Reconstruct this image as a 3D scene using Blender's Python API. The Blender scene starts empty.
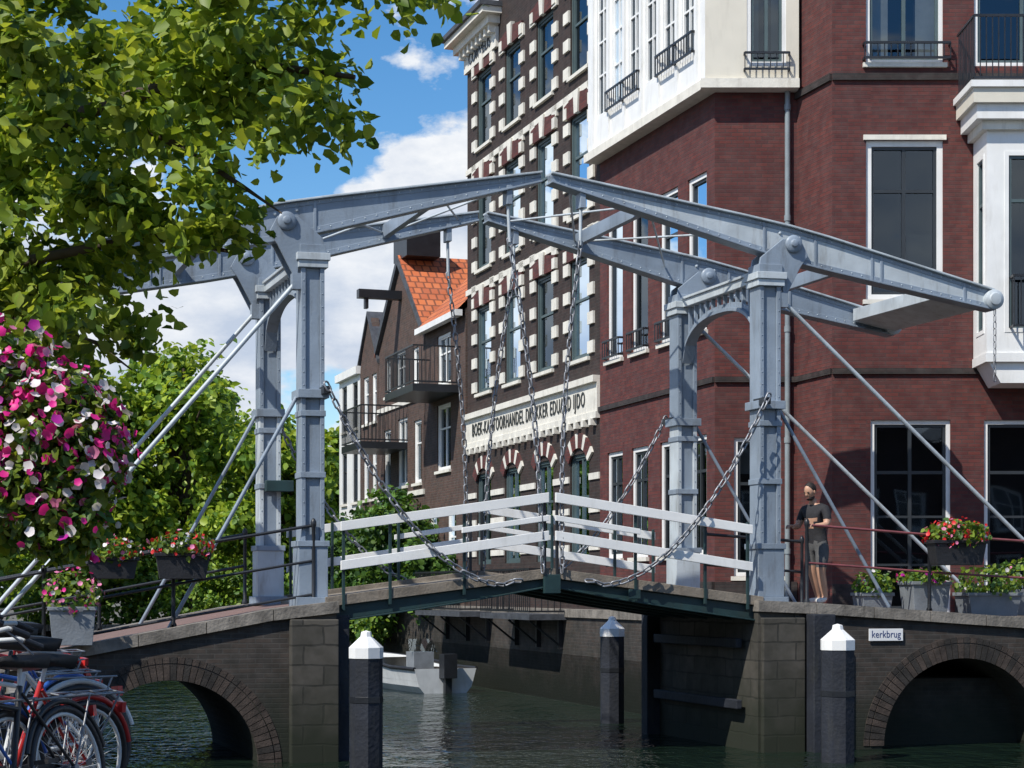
import bpy, bmesh, math, random
import numpy as np
from mathutils import Vector, Matrix
from mathutils.geometry import tessellate_polygon
random.seed(7); rng=np.random.default_rng(7)
S=bpy.context.scene
# ------------------------------------------------------------------ materials
def newmat(name):
    m=bpy.data.materials.new(name); m.use_nodes=True
    nt=m.node_tree; b=nt.nodes['Principled BSDF']; return m,nt,b
def N(nt,t,**k):
    n=nt.nodes.new(t)
    for a,v in k.items(): setattr(n,a,v)
    return n
def mixc(nt,fac,a,b,blend='MIX'):
    n=N(nt,'ShaderNodeMix',data_type='RGBA',blend_type=blend)
    for i,v in ((0,fac),(6,a),(7,b)):
        if hasattr(v,'node'): nt.links.new(v,n.inputs[i])
        elif i==0: n.inputs[0].default_value=v
        else: n.inputs[i].default_value=(*v[:3],1)
    return n.outputs[2]
def ramp(nt,src,p0,p1):
    n=N(nt,'ShaderNodeMapRange'); nt.links.new(src,n.inputs[0])
    n.inputs[1].default_value=p0; n.inputs[2].default_value=p1; return n.outputs[0]
def noise(nt,scale,vec,detail=2,mapscale=None,rough=.55):
    n=N(nt,'ShaderNodeTexNoise'); n.inputs['Scale'].default_value=scale; n.inputs['Detail'].default_value=detail
    n.inputs['Roughness'].default_value=rough
    if mapscale:
        mp=N(nt,'ShaderNodeMapping'); mp.inputs['Scale'].default_value=mapscale
        nt.links.new(vec,mp.inputs[0]); vec=mp.outputs[0]
    nt.links.new(vec,n.inputs['Vector']); return n.outputs['Fac']
def bump(nt,b,h,st,dist=.02):
    n=N(nt,'ShaderNodeBump'); n.inputs['Strength'].default_value=st; n.inputs['Distance'].default_value=dist
    nt.links.new(h,n.inputs['Height']); nt.links.new(n.outputs[0],b.inputs['Normal'])
def mat(name,col,rough=.6,var=.2,scale=3,bm=0.1,bscale=30,metal=0,dirt=0,dirtcol=(.08,.05,.03)):
    m,nt,b=newmat(name); tc=N(nt,'ShaderNodeTexCoord').outputs['Object']
    f=ramp(nt,noise(nt,scale,tc),.3,.7)
    c=mixc(nt,f,[x*(1-var) for x in col],[min(1,x*(1+var)) for x in col])
    if dirt:
        d=ramp(nt,noise(nt,2.2,tc,4,(3,3,.6),.7),.52,.75)
        mm=N(nt,'ShaderNodeMath',operation='MULTIPLY'); nt.links.new(d,mm.inputs[0]); mm.inputs[1].default_value=dirt
        c=mixc(nt,mm.outputs[0],c,dirtcol)
    nt.links.new(c,b.inputs['Base Color']); b.inputs['Roughness'].default_value=rough; b.inputs['Metallic'].default_value=metal
    if bm: bump(nt,b,noise(nt,bscale,tc,1),bm)
    return m
def brick(name,c1,c2,mortar,w=.22,h=.068,ms=.009,dirt=.3,dirtcol=(.02,.02,.015),rough=.85,offset=.5,bm=.5,low=None,pale=.05,warp=0):
    m,nt,b=newmat(name); T=N(nt,'ShaderNodeTexCoord'); uv=T.outputs['UV']; ob=T.outputs['Object']
    bt=N(nt,'ShaderNodeTexBrick')
    if warp:
        nn=N(nt,'ShaderNodeTexNoise'); nn.inputs['Scale'].default_value=3; nt.links.new(ob,nn.inputs['Vector'])
        ad=N(nt,'ShaderNodeVectorMath',operation='MULTIPLY_ADD'); nt.links.new(nn.outputs['Color'],ad.inputs[0]); ad.inputs[1].default_value=(warp,warp,0); nt.links.new(uv,ad.inputs[2]); uv=ad.outputs[0]
    nt.links.new(uv,bt.inputs['Vector'])
    bt.offset=offset
    for k,v in (('Color1',(*c1,1)),('Color2',(*c2,1)),('Mortar',(*mortar,1)),('Scale',1),('Mortar Size',ms),('Brick Width',w),('Row Height',h),('Bias',0.1),('Mortar Smooth',.2)):
        bt.inputs[k].default_value=v
    c=bt.outputs['Color']
    f=ramp(nt,noise(nt,.7,ob,5,None,.72),.35,.68)
    mm=N(nt,'ShaderNodeMath',operation='MULTIPLY'); nt.links.new(f,mm.inputs[0]); mm.inputs[1].default_value=dirt
    c=mixc(nt,mm.outputs[0],c,dirtcol)
    f2=ramp(nt,noise(nt,5,ob,2),.35,.7)
    c=mixc(nt,f2,c,mixc(nt,pale,c,(.5,.45,.42)))
    if low:
        sx=N(nt,'ShaderNodeSeparateXYZ'); nt.links.new(ob,sx.inputs[0])
        nz=N(nt,'ShaderNodeMath',operation='MULTIPLY_ADD'); nt.links.new(noise(nt,2,ob),nz.inputs[0]); nz.inputs[1].default_value=-1.2; nt.links.new(sx.outputs[2],nz.inputs[2])
        g=ramp(nt,nz.outputs[0],.6,-.35)
        c=mixc(nt,g,c,low)
    nt.links.new(c,b.inputs['Base Color']); b.inputs['Roughness'].default_value=rough
    bump(nt,b,bt.outputs['Fac'],bm,.008)
    b.inputs['Normal'].links[0].from_node.invert=True
    return m
def leafmat(name,col,trans=.35,sc=1.2,v=.25):
    m,nt,b=newmat(name); tc=N(nt,'ShaderNodeTexCoord').outputs['Object']
    f=ramp(nt,noise(nt,sc,tc,0),.3,.7)
    c=mixc(nt,f,[x*(1-v) for x in col],[x*(1+v) for x in col])
    nt.links.new(c,b.inputs['Base Color']); b.inputs['Roughness'].default_value=.5
    t=N(nt,'ShaderNodeBsdfTranslucent'); nt.links.new(mixc(nt,.5,c,(min(1,col[0]*2),min(1,col[1]*1.7),col[2]*.7)),t.inputs[0])
    mx=N(nt,'ShaderNodeMixShader'); mx.inputs[0].default_value=trans
    nt.links.new(b.outputs[0],mx.inputs[1]); nt.links.new(t.outputs[0],mx.inputs[2])
    nt.links.new(mx.outputs[0],nt.nodes['Material Output'].inputs[0]); return m
M={}
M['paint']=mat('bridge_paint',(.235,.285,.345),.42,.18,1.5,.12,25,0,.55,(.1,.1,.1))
M['paint2']=mat('bridge_paint_pale_lit',(.48,.53,.56),.45,.18,2,.1,25,0,.55,(.2,.19,.17))  # paler bridge paint copy; sunlight on flanges and near east beam painted into its colour
M['green']=mat('leaf_green_paint',(.014,.038,.04),.5,.25,3,.1,20,0,.4,(.03,.03,.02))
M['white']=mat('white_paint',(.82,.82,.8),.45,.06,2,.05,20,0,.25,(.42,.4,.35))
M['cream']=mat('cream_paint',(.7,.66,.56),.5,.06,1.5,.05,20,0,.2,(.4,.37,.3))
M['iron']=mat('black_iron',(.018,.02,.024),.4,.2,5,.1,40)
M['chain']=mat('galvanised_chain',(.25,.26,.28),.45,.3,8,.1,60,.5,.4)
M['red_rail']=mat('red_rail',(.2,.06,.065),.45,.2,5,.1,40)
M['redp']=mat('red_bike_paint',(.5,.03,.03),.3,.1,5,0)
M['bluep']=mat('blue_bike_paint',(.04,.14,.5),.3,.1,5,0)
M['wood']=mat('tarred_wood',(.013,.016,.024),.75,.4,2,.4,18,0,.5,(.045,.045,.04))
M['deck']=mat('deck_wood',(.2,.17,.135),.8,.3,4,.3,30,0,.5)
M['stone']=brick('pier_stone',(.1,.088,.072),(.05,.046,.038),(.02,.019,.016),.55,.27,.014,.9,(.022,.022,.016),.9,.5,.9,(.014,.018,.009),warp=.06)
M['coping']=mat('coping_stone',(.2,.18,.155),.85,.35,4,.4,25,0,.75,(.05,.045,.035))
M['qbrick']=brick('quay_brick',(.06,.04,.03),(.032,.026,.022),(.055,.05,.044),dirt=.9,dirtcol=(.014,.014,.011),low=(.011,.015,.008),warp=.015)
M['vous']=mat('voussoir_brick',(.05,.037,.03),.9,.45,6,.3,40,0,.5,(.018,.018,.014))
M['vous2']=mat('voussoir_brick_dark',(.028,.024,.021),.9,.45,6,.3,40,0,.5,(.012,.012,.01))
M['rbrick']=brick('red_brick',(.145,.031,.024),(.085,.02,.019),(.065,.034,.03),ms=.007,dirt=.45,dirtcol=(.05,.015,.016),pale=.04)
M['rdark']=brick('plinth_brick',(.035,.02,.02),(.025,.018,.018),(.02,.018,.018),dirt=.3)
M['dbrick']=brick('dark_brick',(.045,.021,.017),(.026,.014,.012),(.04,.03,.026),dirt=.4,pale=.03)
M['hbrick']=brick('house_brick',(.12,.058,.042),(.075,.04,.032),(.1,.08,.065),dirt=.5)
M['wstone']=mat('white_stone',(.74,.71,.63),.7,.1,3,.15,20,0,.4,(.33,.3,.25))
M['slate']=mat('slate',(.06,.065,.075),.6,.3,6,.2,20)
M['tile']=brick('orange_tiles',(.7,.2,.06),(.5,.12,.04),(.2,.055,.02),.25,.3,.03,.25,(.25,.08,.04))
M['pave']=brick('brick_paving',(.22,.12,.1),(.17,.1,.085),(.12,.1,.08),.2,.1,.006,.3,(.1,.08,.07))
M['frame']=mat('dark_frame',(.03,.035,.04),.4,.1,4,0)
M['frame_g']=mat('greygreen_frame',(.08,.115,.12),.4,.1,4,0)
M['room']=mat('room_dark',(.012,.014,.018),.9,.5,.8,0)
M['curtain']=mat('curtain',(.4,.39,.37),.9,.1,3,.3,8)
M['blue']=mat('sign_blue',(.01,.03,.15),.4,.05,3,0)
M['signw']=mat('sign_white',(.8,.8,.8),.3,.03,3,0)
M['hull']=mat('boat_hull',(.66,.68,.68),.35,.1,3,0,20,0,.3,(.3,.29,.25))
M['zinc']=mat('zinc_pipe',(.24,.28,.3),.4,.15,3,.1)
M['ground']=mat('ground_mix',(.13,.12,.1),.95,.3,.6,.3,8)
M['grey']=mat('grey_planter',(.2,.22,.24),.6,.15,4,.2,30)
M['blackpl']=mat('black_planter',(.02,.02,.023),.5,.2,4,.2,30)
M['bark']=mat('bark',(.075,.055,.04),.9,.3,6,.6,20)
def glass():
    m,nt,b=newmat('window_glass'); nt.nodes.remove(b)
    fr=N(nt,'ShaderNodeFresnel'); fr.inputs[0].default_value=1.5
    tc=N(nt,'ShaderNodeTexCoord').outputs['Object']
    bp=N(nt,'ShaderNodeBump'); bp.inputs['Strength'].default_value=.07; bp.inputs['Distance'].default_value=.05
    nt.links.new(noise(nt,1.1,tc,0),bp.inputs['Height'])
    g=N(nt,'ShaderNodeBsdfGlossy'); g.inputs['Roughness'].default_value=.02; g.inputs[0].default_value=(.75,.88,1,1); nt.links.new(bp.outputs[0],g.inputs['Normal'])
    t=N(nt,'ShaderNodeBsdfTransparent'); t.inputs[0].default_value=(.5,.55,.57,1)
    ad=N(nt,'ShaderNodeMath',operation='ADD'); nt.links.new(fr.outputs[0],ad.inputs[0]); ad.inputs[1].default_value=.05
    mx=N(nt,'ShaderNodeMixShader'); nt.links.new(ad.outputs[0],mx.inputs[0]); nt.links.new(t.outputs[0],mx.inputs[1]); nt.links.new(g.outputs[0],mx.inputs[2])
    nt.links.new(mx.outputs[0],nt.nodes['Material Output'].inputs[0]); return m
M['glass']=glass()
def watermat():
    m,nt,b=newmat('canal_water'); tc=N(nt,'ShaderNodeTexCoord').outputs['Object']
    b.inputs['Base Color'].default_value=(.008,.017,.011,1); b.inputs['Roughness'].default_value=.03; b.inputs['IOR'].default_value=1.33
    a=noise(nt,1.5,tc,3,(1,.8,1),.6); c=noise(nt,6,tc,2,(1,.7,1))
    s=N(nt,'ShaderNodeMath',operation='MULTIPLY_ADD'); nt.links.new(c,s.inputs[0]); s.inputs[1].default_value=.3; nt.links.new(a,s.inputs[2])
    bump(nt,b,s.outputs[0],.95,.17); return m
M['water']=watermat()
L1=leafmat('leaf_fg_a',(.2,.29,.03),.42); L2=leafmat('leaf_fg_b',(.09,.165,.022),.36); L3=leafmat('leaf_fg_c',(.34,.42,.055),.48)
B1=leafmat('leaf_bg_a',(.24,.36,.04),.38); B2=leafmat('leaf_bg_b',(.11,.21,.028),.33); B3=leafmat('leaf_bg_c',(.35,.45,.05),.38)
D1=leafmat('shrub_a',(.035,.09,.02),.3); D2=leafmat('shrub_b',(.07,.15,.025),.3)
def petal(n,c): return leafmat(n,c,.25,14,.22)
PM=petal('petal_magenta',(.74,.02,.27)); PW=petal('petal_white',(.76,.71,.72)); PP=petal('petal_pink',(.76,.23,.42)); PR=petal('petal_red',(.74,.03,.035)); PPu=petal('petal_purple',(.45,.02,.32))
# ------------------------------------------------------------------ mesh builder
class MB:
    def __init__(s): s.v=[];s.f=[];s.m=[];s.sm=[];s.mats=[]
    def mi(s,k):
        mt=M[k] if isinstance(k,str) else k
        if mt not in s.mats: s.mats.append(mt)
        return s.mats.index(mt)
    def add(s,vs,fs,k,smooth=False):
        b=len(s.v); s.v+= [tuple(v) for v in vs]; i=s.mi(k)
        for f in fs: s.f.append([b+j for j in f]); s.m.append(i); s.sm.append(smooth)
    def box(s,fr,x0,x1,y0,y1,z0,z1,k):
        s.add([fr(x,y,z) for z in (z0,z1) for y in (y0,y1) for x in (x0,x1)],[(0,1,3,2),(4,6,7,5),(0,4,5,1),(2,3,7,6),(0,2,6,4),(1,5,7,3)],k)
    def hexa(s,p,k):
        s.add(p,[(3,2,1,0),(4,5,6,7),(0,1,5,4),(1,2,6,5),(2,3,7,6),(3,0,4,7)],k)
    def extr(s,poly,fr,y0,y1,k,smooth=False):
        n=len(poly); vs=[fr(x,y0,z) for x,z in poly]+[fr(x,y1,z) for x,z in poly]
        s.add(vs,[list(range(n)),list(range(2*n-1,n-1,-1))]+[[i,(i+1)%n,n+(i+1)%n,n+i] for i in range(n)],k,smooth)
    def strip(s,top,bot,fr,y0,y1,k):
        n=len(top)
        for i in range(n-1):
            a,b,c,d=bot[i],bot[i+1],top[i+1],top[i]
            fs=[(0,1,2,3),(7,6,5,4),(3,2,6,7),(0,4,5,1)]
            if i==0: fs.append((0,3,7,4))
            if i==n-2: fs.append((1,5,6,2))
            s.add([fr(q[0],y0,q[1]) for q in (a,b,c,d)]+[fr(q[0],y1,q[1]) for q in (a,b,c,d)],fs,k)
    def tube(s,pts,r,k,n=8,caps=True):
        pts=[Vector(p) for p in pts]
        if not hasattr(r,'__len__'): r=[r]*len(pts)
        vs=[];up=None
        for i,p in enumerate(pts):
            d=(pts[min(i+1,len(pts)-1)]-pts[max(i-1,0)]).normalized()
            if up is None: up=Vector((0,0,1)) if abs(d.z)<.9 else Vector((1,0,0))
            a=d.cross(up).normalized(); b=a.cross(d).normalized(); up=b
            for j in range(n):
                t=2*math.pi*j/n; vs.append(p+r[i]*(math.cos(t)*a+math.sin(t)*b))
        fs=[(i*n+j,i*n+(j+1)%n,(i+1)*n+(j+1)%n,(i+1)*n+j) for i in range(len(pts)-1) for j in range(n)]
        s.add(vs,fs,k,True)
        if caps:
            s.add(vs[:n],[list(range(n))[::-1]],k); s.add(vs[-n:],[list(range(n))],k)
    def lathe(s,c,prof,k,n=16,axis=None):
        U,V,W=axis or (Vector((1,0,0)),Vector((0,1,0)),Vector((0,0,1))); c=Vector(c)
        vs=[c+r*(math.cos(2*math.pi*j/n)*U+math.sin(2*math.pi*j/n)*V)+z*W for r,z in prof for j in range(n)]
        fs=[(i*n+j,i*n+(j+1)%n,(i+1)*n+(j+1)%n,(i+1)*n+j) for i in range(len(prof)-1) for j in range(n)]
        s.add(vs,fs,k,n>8)
    def torus(s,c,U,V,R,r,k,n=32,m=8,a0=0,a1=2*math.pi,stretch=0):
        U=Vector(U).normalized();V=Vector(V).normalized();W=U.cross(V);c=Vector(c);full=abs(a1-a0-2*math.pi)<1e-4
        vs=[];cnt=n if full else n+1
        for i in range(cnt):
            t=a0+(a1-a0)*i/n; d=math.cos(t)*U+math.sin(t)*V; off=U*(stretch if math.cos(t)>0 else -stretch)
            for j in range(m):
                q=2*math.pi*j/m; vs.append(c+off+d*(R+r*math.cos(q))+W*r*math.sin(q))
        fs=[(i*m+j,((i+1)%cnt)*m+j,((i+1)%cnt)*m+(j+1)%m,i*m+(j+1)%m) for i in range(n) for j in range(m)]
        s.add(vs,fs,k,True)
    def build(s,name,parent=None,bevel=0,recalc=True):
        me=bpy.data.meshes.new(name); me.from_pydata(s.v,[],s.f)
        for mt in s.mats: me.materials.append(mt)
        me.polygons.foreach_set('material_index',s.m); me.polygons.foreach_set('use_smooth',s.sm)
        if recalc:
            bm=bmesh.new(); bm.from_mesh(me); bmesh.ops.recalc_face_normals(bm,faces=bm.faces); bm.to_mesh(me); bm.free()
        uv=me.uv_layers.new(name='UVMap').data
        for p in me.polygons:
            n=p.normal
            if abs(n.z)>.75:
                for li in p.loop_indices:
                    q=me.vertices[me.loops[li].vertex_index].co; uv[li].uv=(q.x,q.y)
            else:
                l=math.hypot(n.x,n.y); tx,ty=-n.y/l,n.x/l; sl=max(.3,l)
                for li in p.loop_indices:
                    q=me.vertices[me.loops[li].vertex_index].co; uv[li].uv=(q.x*tx+q.y*ty,q.z/sl)
        o=bpy.data.objects.new(name,me); S.collection.objects.link(o)
        if parent: o.parent=parent
        if bevel:
            md=o.modifiers.new('bevel','BEVEL'); md.width=bevel; md.segments=2; md.limit_method='ANGLE'; md.angle_limit=math.radians(40)
        return o
def empty(name):
    e=bpy.data.objects.new(name,None); S.collection.objects.link(e); return e
def Fr(o,d):
    l=math.hypot(*d); dx,dy=d[0]/l,d[1]/l; nx,ny=dy,-dx; oz=o[2] if len(o)>2 else 0
    return lambda x,y,z:(o[0]+x*dx+y*nx,o[1]+x*dy+y*ny,oz+z)
# ------------------------------------------------------------------ instanced leaves / flowers into one mesh
LEAF=(np.array([(0,0,0),(-.42,.25,.12),(-.36,.68,.1),(0,1.08,-.08),(.36,.68,.1),(.42,.25,.12)]),np.array([(0,1,2,3),(0,3,4,5)]))
fl=[(0,0,-.1)]
for i in range(5):
    a=2*math.pi*i/5; fl.append((.86*math.cos(a),.86*math.sin(a),.12)); a+=math.pi/5; fl.append((1.0*math.cos(a),1.0*math.sin(a),.26))
FLOWER=(np.array(fl),np.array([(0,1+2*i,2+2*i,1+(2*i+2)%10) for i in range(5)]))
def inst(name,parts,mats,parent=None):
    V=[];Fc=[];MI=[];base=0
    for (tv,tf),C,Nn,T,sz,mi in parts:
        n=len(C); Nn=Nn/np.linalg.norm(Nn,axis=1,keepdims=True)
        T=T-Nn*np.sum(T*Nn,1,keepdims=True); T/=np.linalg.norm(T,axis=1,keepdims=True)+1e-9; Bn=np.cross(T,Nn)
        v=C[:,None,:]+sz[:,None,None]*(tv[None,:,0:1]*Bn[:,None,:]+tv[None,:,1:2]*T[:,None,:]+tv[None,:,2:3]*Nn[:,None,:])
        V.append(v.reshape(-1,3)); k=len(tv)
        f=(base+np.arange(n)[:,None,None]*k+tf[None]).reshape(-1,4); Fc.append(f); MI.append(np.repeat(mi,len(tf))); base+=n*k
    V=np.concatenate(V);Fc=np.concatenate(Fc);MI=np.concatenate(MI).astype(np.int32)
    me=bpy.data.meshes.new(name); me.vertices.add(len(V)); me.vertices.foreach_set('co',V.ravel())
    me.loops.add(Fc.size); me.loops.foreach_set('vertex_index',Fc.ravel().astype(np.int32))
    me.polygons.add(len(Fc)); me.polygons.foreach_set('loop_start',np.arange(0,Fc.size,4,dtype=np.int32))
    for m in mats: me.materials.append(m)
    me.update(calc_edges=True); me.polygons.foreach_set('material_index',MI); me.validate()
    o=bpy.data.objects.new(name,me); S.collection.objects.link(o)
    if parent: o.parent=parent
    return o
def ball(n,c,r,lo=0.0):
    d=rng.normal(size=(n,3)); d/=np.linalg.norm(d,axis=1,keepdims=True)
    rad=(lo**3+(1-lo**3)*rng.random(n))**(1/3)
    return np.array(c)+d*rad[:,None]*np.array(r),d
def leafpart(C,size,out=None,nm=3,up=.7,spread=.75,probs=None):
    n=len(C); Nn=rng.normal(size=(n,3))*spread+np.array([0,0,up])
    if out is not None: Nn+=out*.5
    T=rng.normal(size=(n,3))+np.array([0,0,-.6])
    return (LEAF,C,Nn,T,size*(.6+.8*rng.random(n)),rng.choice(nm,n,p=probs))
def crown(name,blobs,nclump,per,sig,size,mats,parent,lo=.45,probs=None):
    tot=sum(b[1][0]*b[1][1]+b[1][1]*b[1][2]+b[1][0]*b[1][2] for b in blobs); CC=[];OO=[]
    for c,r in blobs:
        k=max(3,int(nclump*(r[0]*r[1]+r[1]*r[2]+r[0]*r[2])/tot)); q,d=ball(k,c,r,lo); CC.append(q);OO.append(d)
    CC=np.concatenate(CC);OO=np.concatenate(OO)
    k=len(CC); sg=sig*(.6+.8*rng.random(k))
    C=np.repeat(CC,per,0)+rng.normal(size=(k*per,3))*np.repeat(sg,per)[:,None]*np.array([1,1,.7]); O=np.repeat(OO,per,0)
    return inst(name,[leafpart(C,size,O,len(mats),probs=probs)],mats,parent)
# ------------------------------------------------------------------ bridge frame
def BR(s,w,z): return (.463+.9746*s-.332*w, 25.75+.224*s+.943*w, z)
WB=2.863
# ------------------------------------------------------------------ ground, water
def Lx(Y): return -2.78-.3*(Y-12)
def Qx(Y): return 1.765-.337*(Y-36.1)
hole=[(Lx(6),6),(32,6),(32,33.3),BR(10,.3,0)[:2],BR(3.3,.3,0)[:2],BR(3.3,3,0)[:2],(Qx(32),32),(Qx(64),64),(Lx(64),64)]
outer=[(-700,-250),(700,-250),(700,1200),(-700,1200)]
def poly_sheet(name,loops,z,k):
    tris=tessellate_polygon([[Vector((x,y,0)) for x,y in l] for l in loops]); pts=[p for l in loops for p in l]
    mb=MB(); mb.add([(x,y,z) for x,y in pts],[list(t) for t in tris],k); return mb.build(name)
poly_sheet('ground',[outer,hole],1.0,'ground')
mb=MB(); mb.add([(-60,-20,0),(60,-20,0),(60,100,0),(-60,100,0)],[(0,1,2,3)],'water'); mb.build('water')
mb=MB()
for i in range(len(hole)):
    a=hole[i]; b=hole[(i+1)%len(hole)]
    mb.add([(a[0],a[1],-1.5),(b[0],b[1],-1.5),(b[0],b[1],1.0),(a[0],a[1],1.0)],[(0,1,2,3)],'qbrick')
mb.build('quay_wall',recalc=False)
mb=MB()
for Y0,Y1 in [(6,24),(30,64)]:
    fr=Fr((Lx(Y0),Y0),(Lx(Y1)-Lx(Y0),Y1-Y0)); L=math.hypot(Lx(Y1)-Lx(Y0),Y1-Y0)
    x=0
    while x<L-.1:
        mb.box(fr,x,min(L,x+.98),-.35,.04,.9,1.12,'coping'); x+=1
fr=Fr((Lx(64),64),(1,0))
for i in range(int(Qx(64)-Lx(64))): mb.box(fr,i,i+.98,-.04,.35,.9,1.12,'coping')
mb.build('quay_coping')
poly=[BR(3.45,2.5,0)[:2],BR(3.45,3.0,0)[:2],(Qx(31.6),31.6),(Qx(63.9),63.9),(30,63.9),BR(20,1.5,0)[:2]]
mb=MB(); n=len(poly)
mb.add([(x,y,-1.2) for x,y in poly]+[(x,y,1.84) for x,y in poly],[[i,(i+1)%n,n+(i+1)%n,n+i] for i in range(n)],'qbrick')
mb.add([(x,y,1.84) for x,y in poly],[list(range(n))],'pave'); mb.build('pavement')
mb=MB(); fr=Fr((Qx(63.9),63.9),(.337,-1)); L=(63.9-31.6)*1.055; x=0
while x<L: mb.box(fr,x,min(L,x+1.18),-.3,.05,1.78,1.95,'coping'); x+=1.2
mb.build('quay_edge_stone')
# ------------------------------------------------------------------ drawbridge
DB=empty('drawbridge')
def abut(sgn,tmax,tc,R,zc,top,name,wn=-.35,wf=3.3):
    fr=lambda t,w,z:BR(sgn*(3.35+t),w,z)
    ts=sorted(set([-.28,.35,tmax]+[tc-R,tc+R]+[tc-R*math.cos(math.pi*i/28) for i in range(29)]+list(np.arange(.5,tmax,.5))))
    def bot(t): return zc+math.sqrt(max(0,R*R-(t-tc)**2)) if abs(t-tc)<R-1e-6 else zc
    mb=MB()
    for a,b in zip(ts[:-1],ts[1:]):
        m=(a+b)/2; ins=abs(m-tc)<R
        k='stone' if b<=.36 else 'qbrick'
        T=[(a,top(a)),(b,top(b))]
        Bt=[(a,bot(a)),(b,bot(b))] if ins else [(a,-1.2),(b,-1.2)]
        mb.strip(T,Bt,fr,wn,wf,k)
    for tt in (tc-R,tc+R):
        mb.add([fr(tt,wn,-1.2),fr(tt,wf,-1.2),fr(tt,wf,zc),fr(tt,wn,zc)],[(0,1,2,3)],'qbrick')
    mb.build(name,DB)
    mb=MB(); nv=46
    for i in range(nv):
        a0=math.pi*(i+.06)/nv; a1=math.pi*(i+.94)/nv; k='vous' if random.random()<.6 else 'vous2'
        for (r0,r1) in ((R-.015,R+.2),(R+.215,R+.3)):
            pr=.02 if r0<R else .012
            mb.extr([(tc-r0*math.cos(a0),zc+r0*math.sin(a0)),(tc-r1*math.cos(a0),zc+r1*math.sin(a0)),(tc-r1*math.cos(a1),zc+r1*math.sin(a1)),(tc-r0*math.cos(a1),zc+r0*math.sin(a1))],fr,wn-pr,wn+.05,k)
    mb.build(name+'_arch_ring',DB)
    mb=MB(); t=-.3
    while t<tmax-.1:
        b=min(tmax,t+.9)
        for w0,w1 in ((wn-.07,wn+.28),(wf-.28,wf+.07)):
            mb.strip([(t,top(t)+.07),(b-.012,top(b)+.07)],[(t,top(t)-.09),(b-.012,top(b)-.09)],fr,w0,w1,'coping')
        t=b
    ts=[-.3]+list(np.arange(.5,tmax,.5))+[tmax]
    mb.strip([(q,top(q)+.03) for q in ts],[(q,top(q)-.02) for q in ts],fr,wn+.28,wf-.28,'pave')
    mb.build(name+'_paving',DB)
def topL(t): return float(np.interp(t,[-.3,.2,3.4,6,9],[2.13,2.1,1.5,1.0,1.0]))
def topR(t): return float(np.interp(t,[-.3,.2,4.2,30],[2.13,2.12,1.85,1.8]))
abut(-1,6.5,1.97,1.2,-.05,topL,'abutment_west')
abut(1,14,2.96,1.3,.05,topR,'abutment_east')
mb=MB()
mb.box(BR,-3.72,-3.07,-.5,-.35,-1.2,1.95,'stone'); mb.box(BR,3.1,3.75,-.45,-.35,-1.2,1.95,'stone')
for s,w,hw in ((-2.98,-.2,.1),(-2.97,3.1,.1),(2.97,3.25,.12),(3.95,-.52,.17)):
    mb.box(BR,s-hw,s+hw,w-.12,w+.12,-1.3,2.0,'wood')
for z in (.6,1.5): mb.box(BR,2.9,2.99,.0,3.0,z,z+.14,'wood')
mb.box(BR,-3.07,-2.87,.0,.2,-1.3,1.95,'wood')
mb.build('fender_timbers',DB,.015)
def leafz(s): return 2.17+.42*(1-(abs(s)/3.3))
for sg,nm in ((-1,'leaf_west'),(1,'leaf_east')):
    fr=lambda x,w,z,sg=sg:BR(sg*x,w,z)
    mb=MB(); xs=[.015,1,2,3.2]
    x=.02
    while x<3.2:
        b=min(3.22,x+.2)
        mb.strip([(x,leafz(x)),(b-.012,leafz(b))],[(x,leafz(x)-.07),(b-.012,leafz(b)-.07)],fr,-.22,WB+.22,'deck'); x+=.2
    for w in (-.2,.55,1.4,2.2,WB+.1):
        mb.strip([(a,leafz(a)-.075) for a in xs],[(a,leafz(a)-.075-q) for a,q in zip(xs,(.1,.15,.18,.2))],fr,w,w+.08,'green')
        mb.strip([(a,leafz(a)-.075-q) for a,q in zip(xs,(.1,.15,.18,.2))],[(a,leafz(a)-.1-q) for a,q in zip(xs,(.1,.15,.18,.2))],fr,w-.05,w+.13,'green')
    for a in (.05,1.05,2.1,3.0): mb.box(fr,a,a+.1,-.1,WB+.1,leafz(a)-.22,leafz(a)-.09,'green')
    for w in (-.26,WB+.18): mb.strip([(.02,leafz(0)+.07),(3.2,leafz(3.2)+.07)],[(.02,leafz(0)-.07),(3.2,leafz(3.2)-.07)],fr,w,w+.038,'deck')
    for w in (-.31,WB+.31):
        for h in (.46,1.0):
            mb.strip([(.05,leafz(0)+h+.14),(3.0,leafz(3.2)+h+.11)],[(.05,leafz(0)+h),(3.0,leafz(3.2)+h-.02)],fr,w-.025,w+.025,'white')
        mb.strip([(.05,leafz(0)+.82),(1.3,leafz(1.3)+.8)],[(.05,leafz(0)+.74),(1.3,leafz(1.3)+.72)],fr,w-.02,w+.02,'white')
        for a in (.09,1.25,2.3,2.95):
            wo=w+.03 if w<0 else w-.07
            mb.box(fr,a-.02,a+.02,wo,wo+.04,leafz(a)-.15,leafz(a)+1.12,'iron' if a<.5 else 'green')
    mb.build(nm,DB,.006)
mb=MB(); mb.box(BR,-.12,.12,-.34,-.27,2.3,2.57,'green'); mb.box(BR,1.12,1.3,-.34,-.32,2.22,2.36,'green'); mb.build('leaf_joint_plate',DB,.01)
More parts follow.
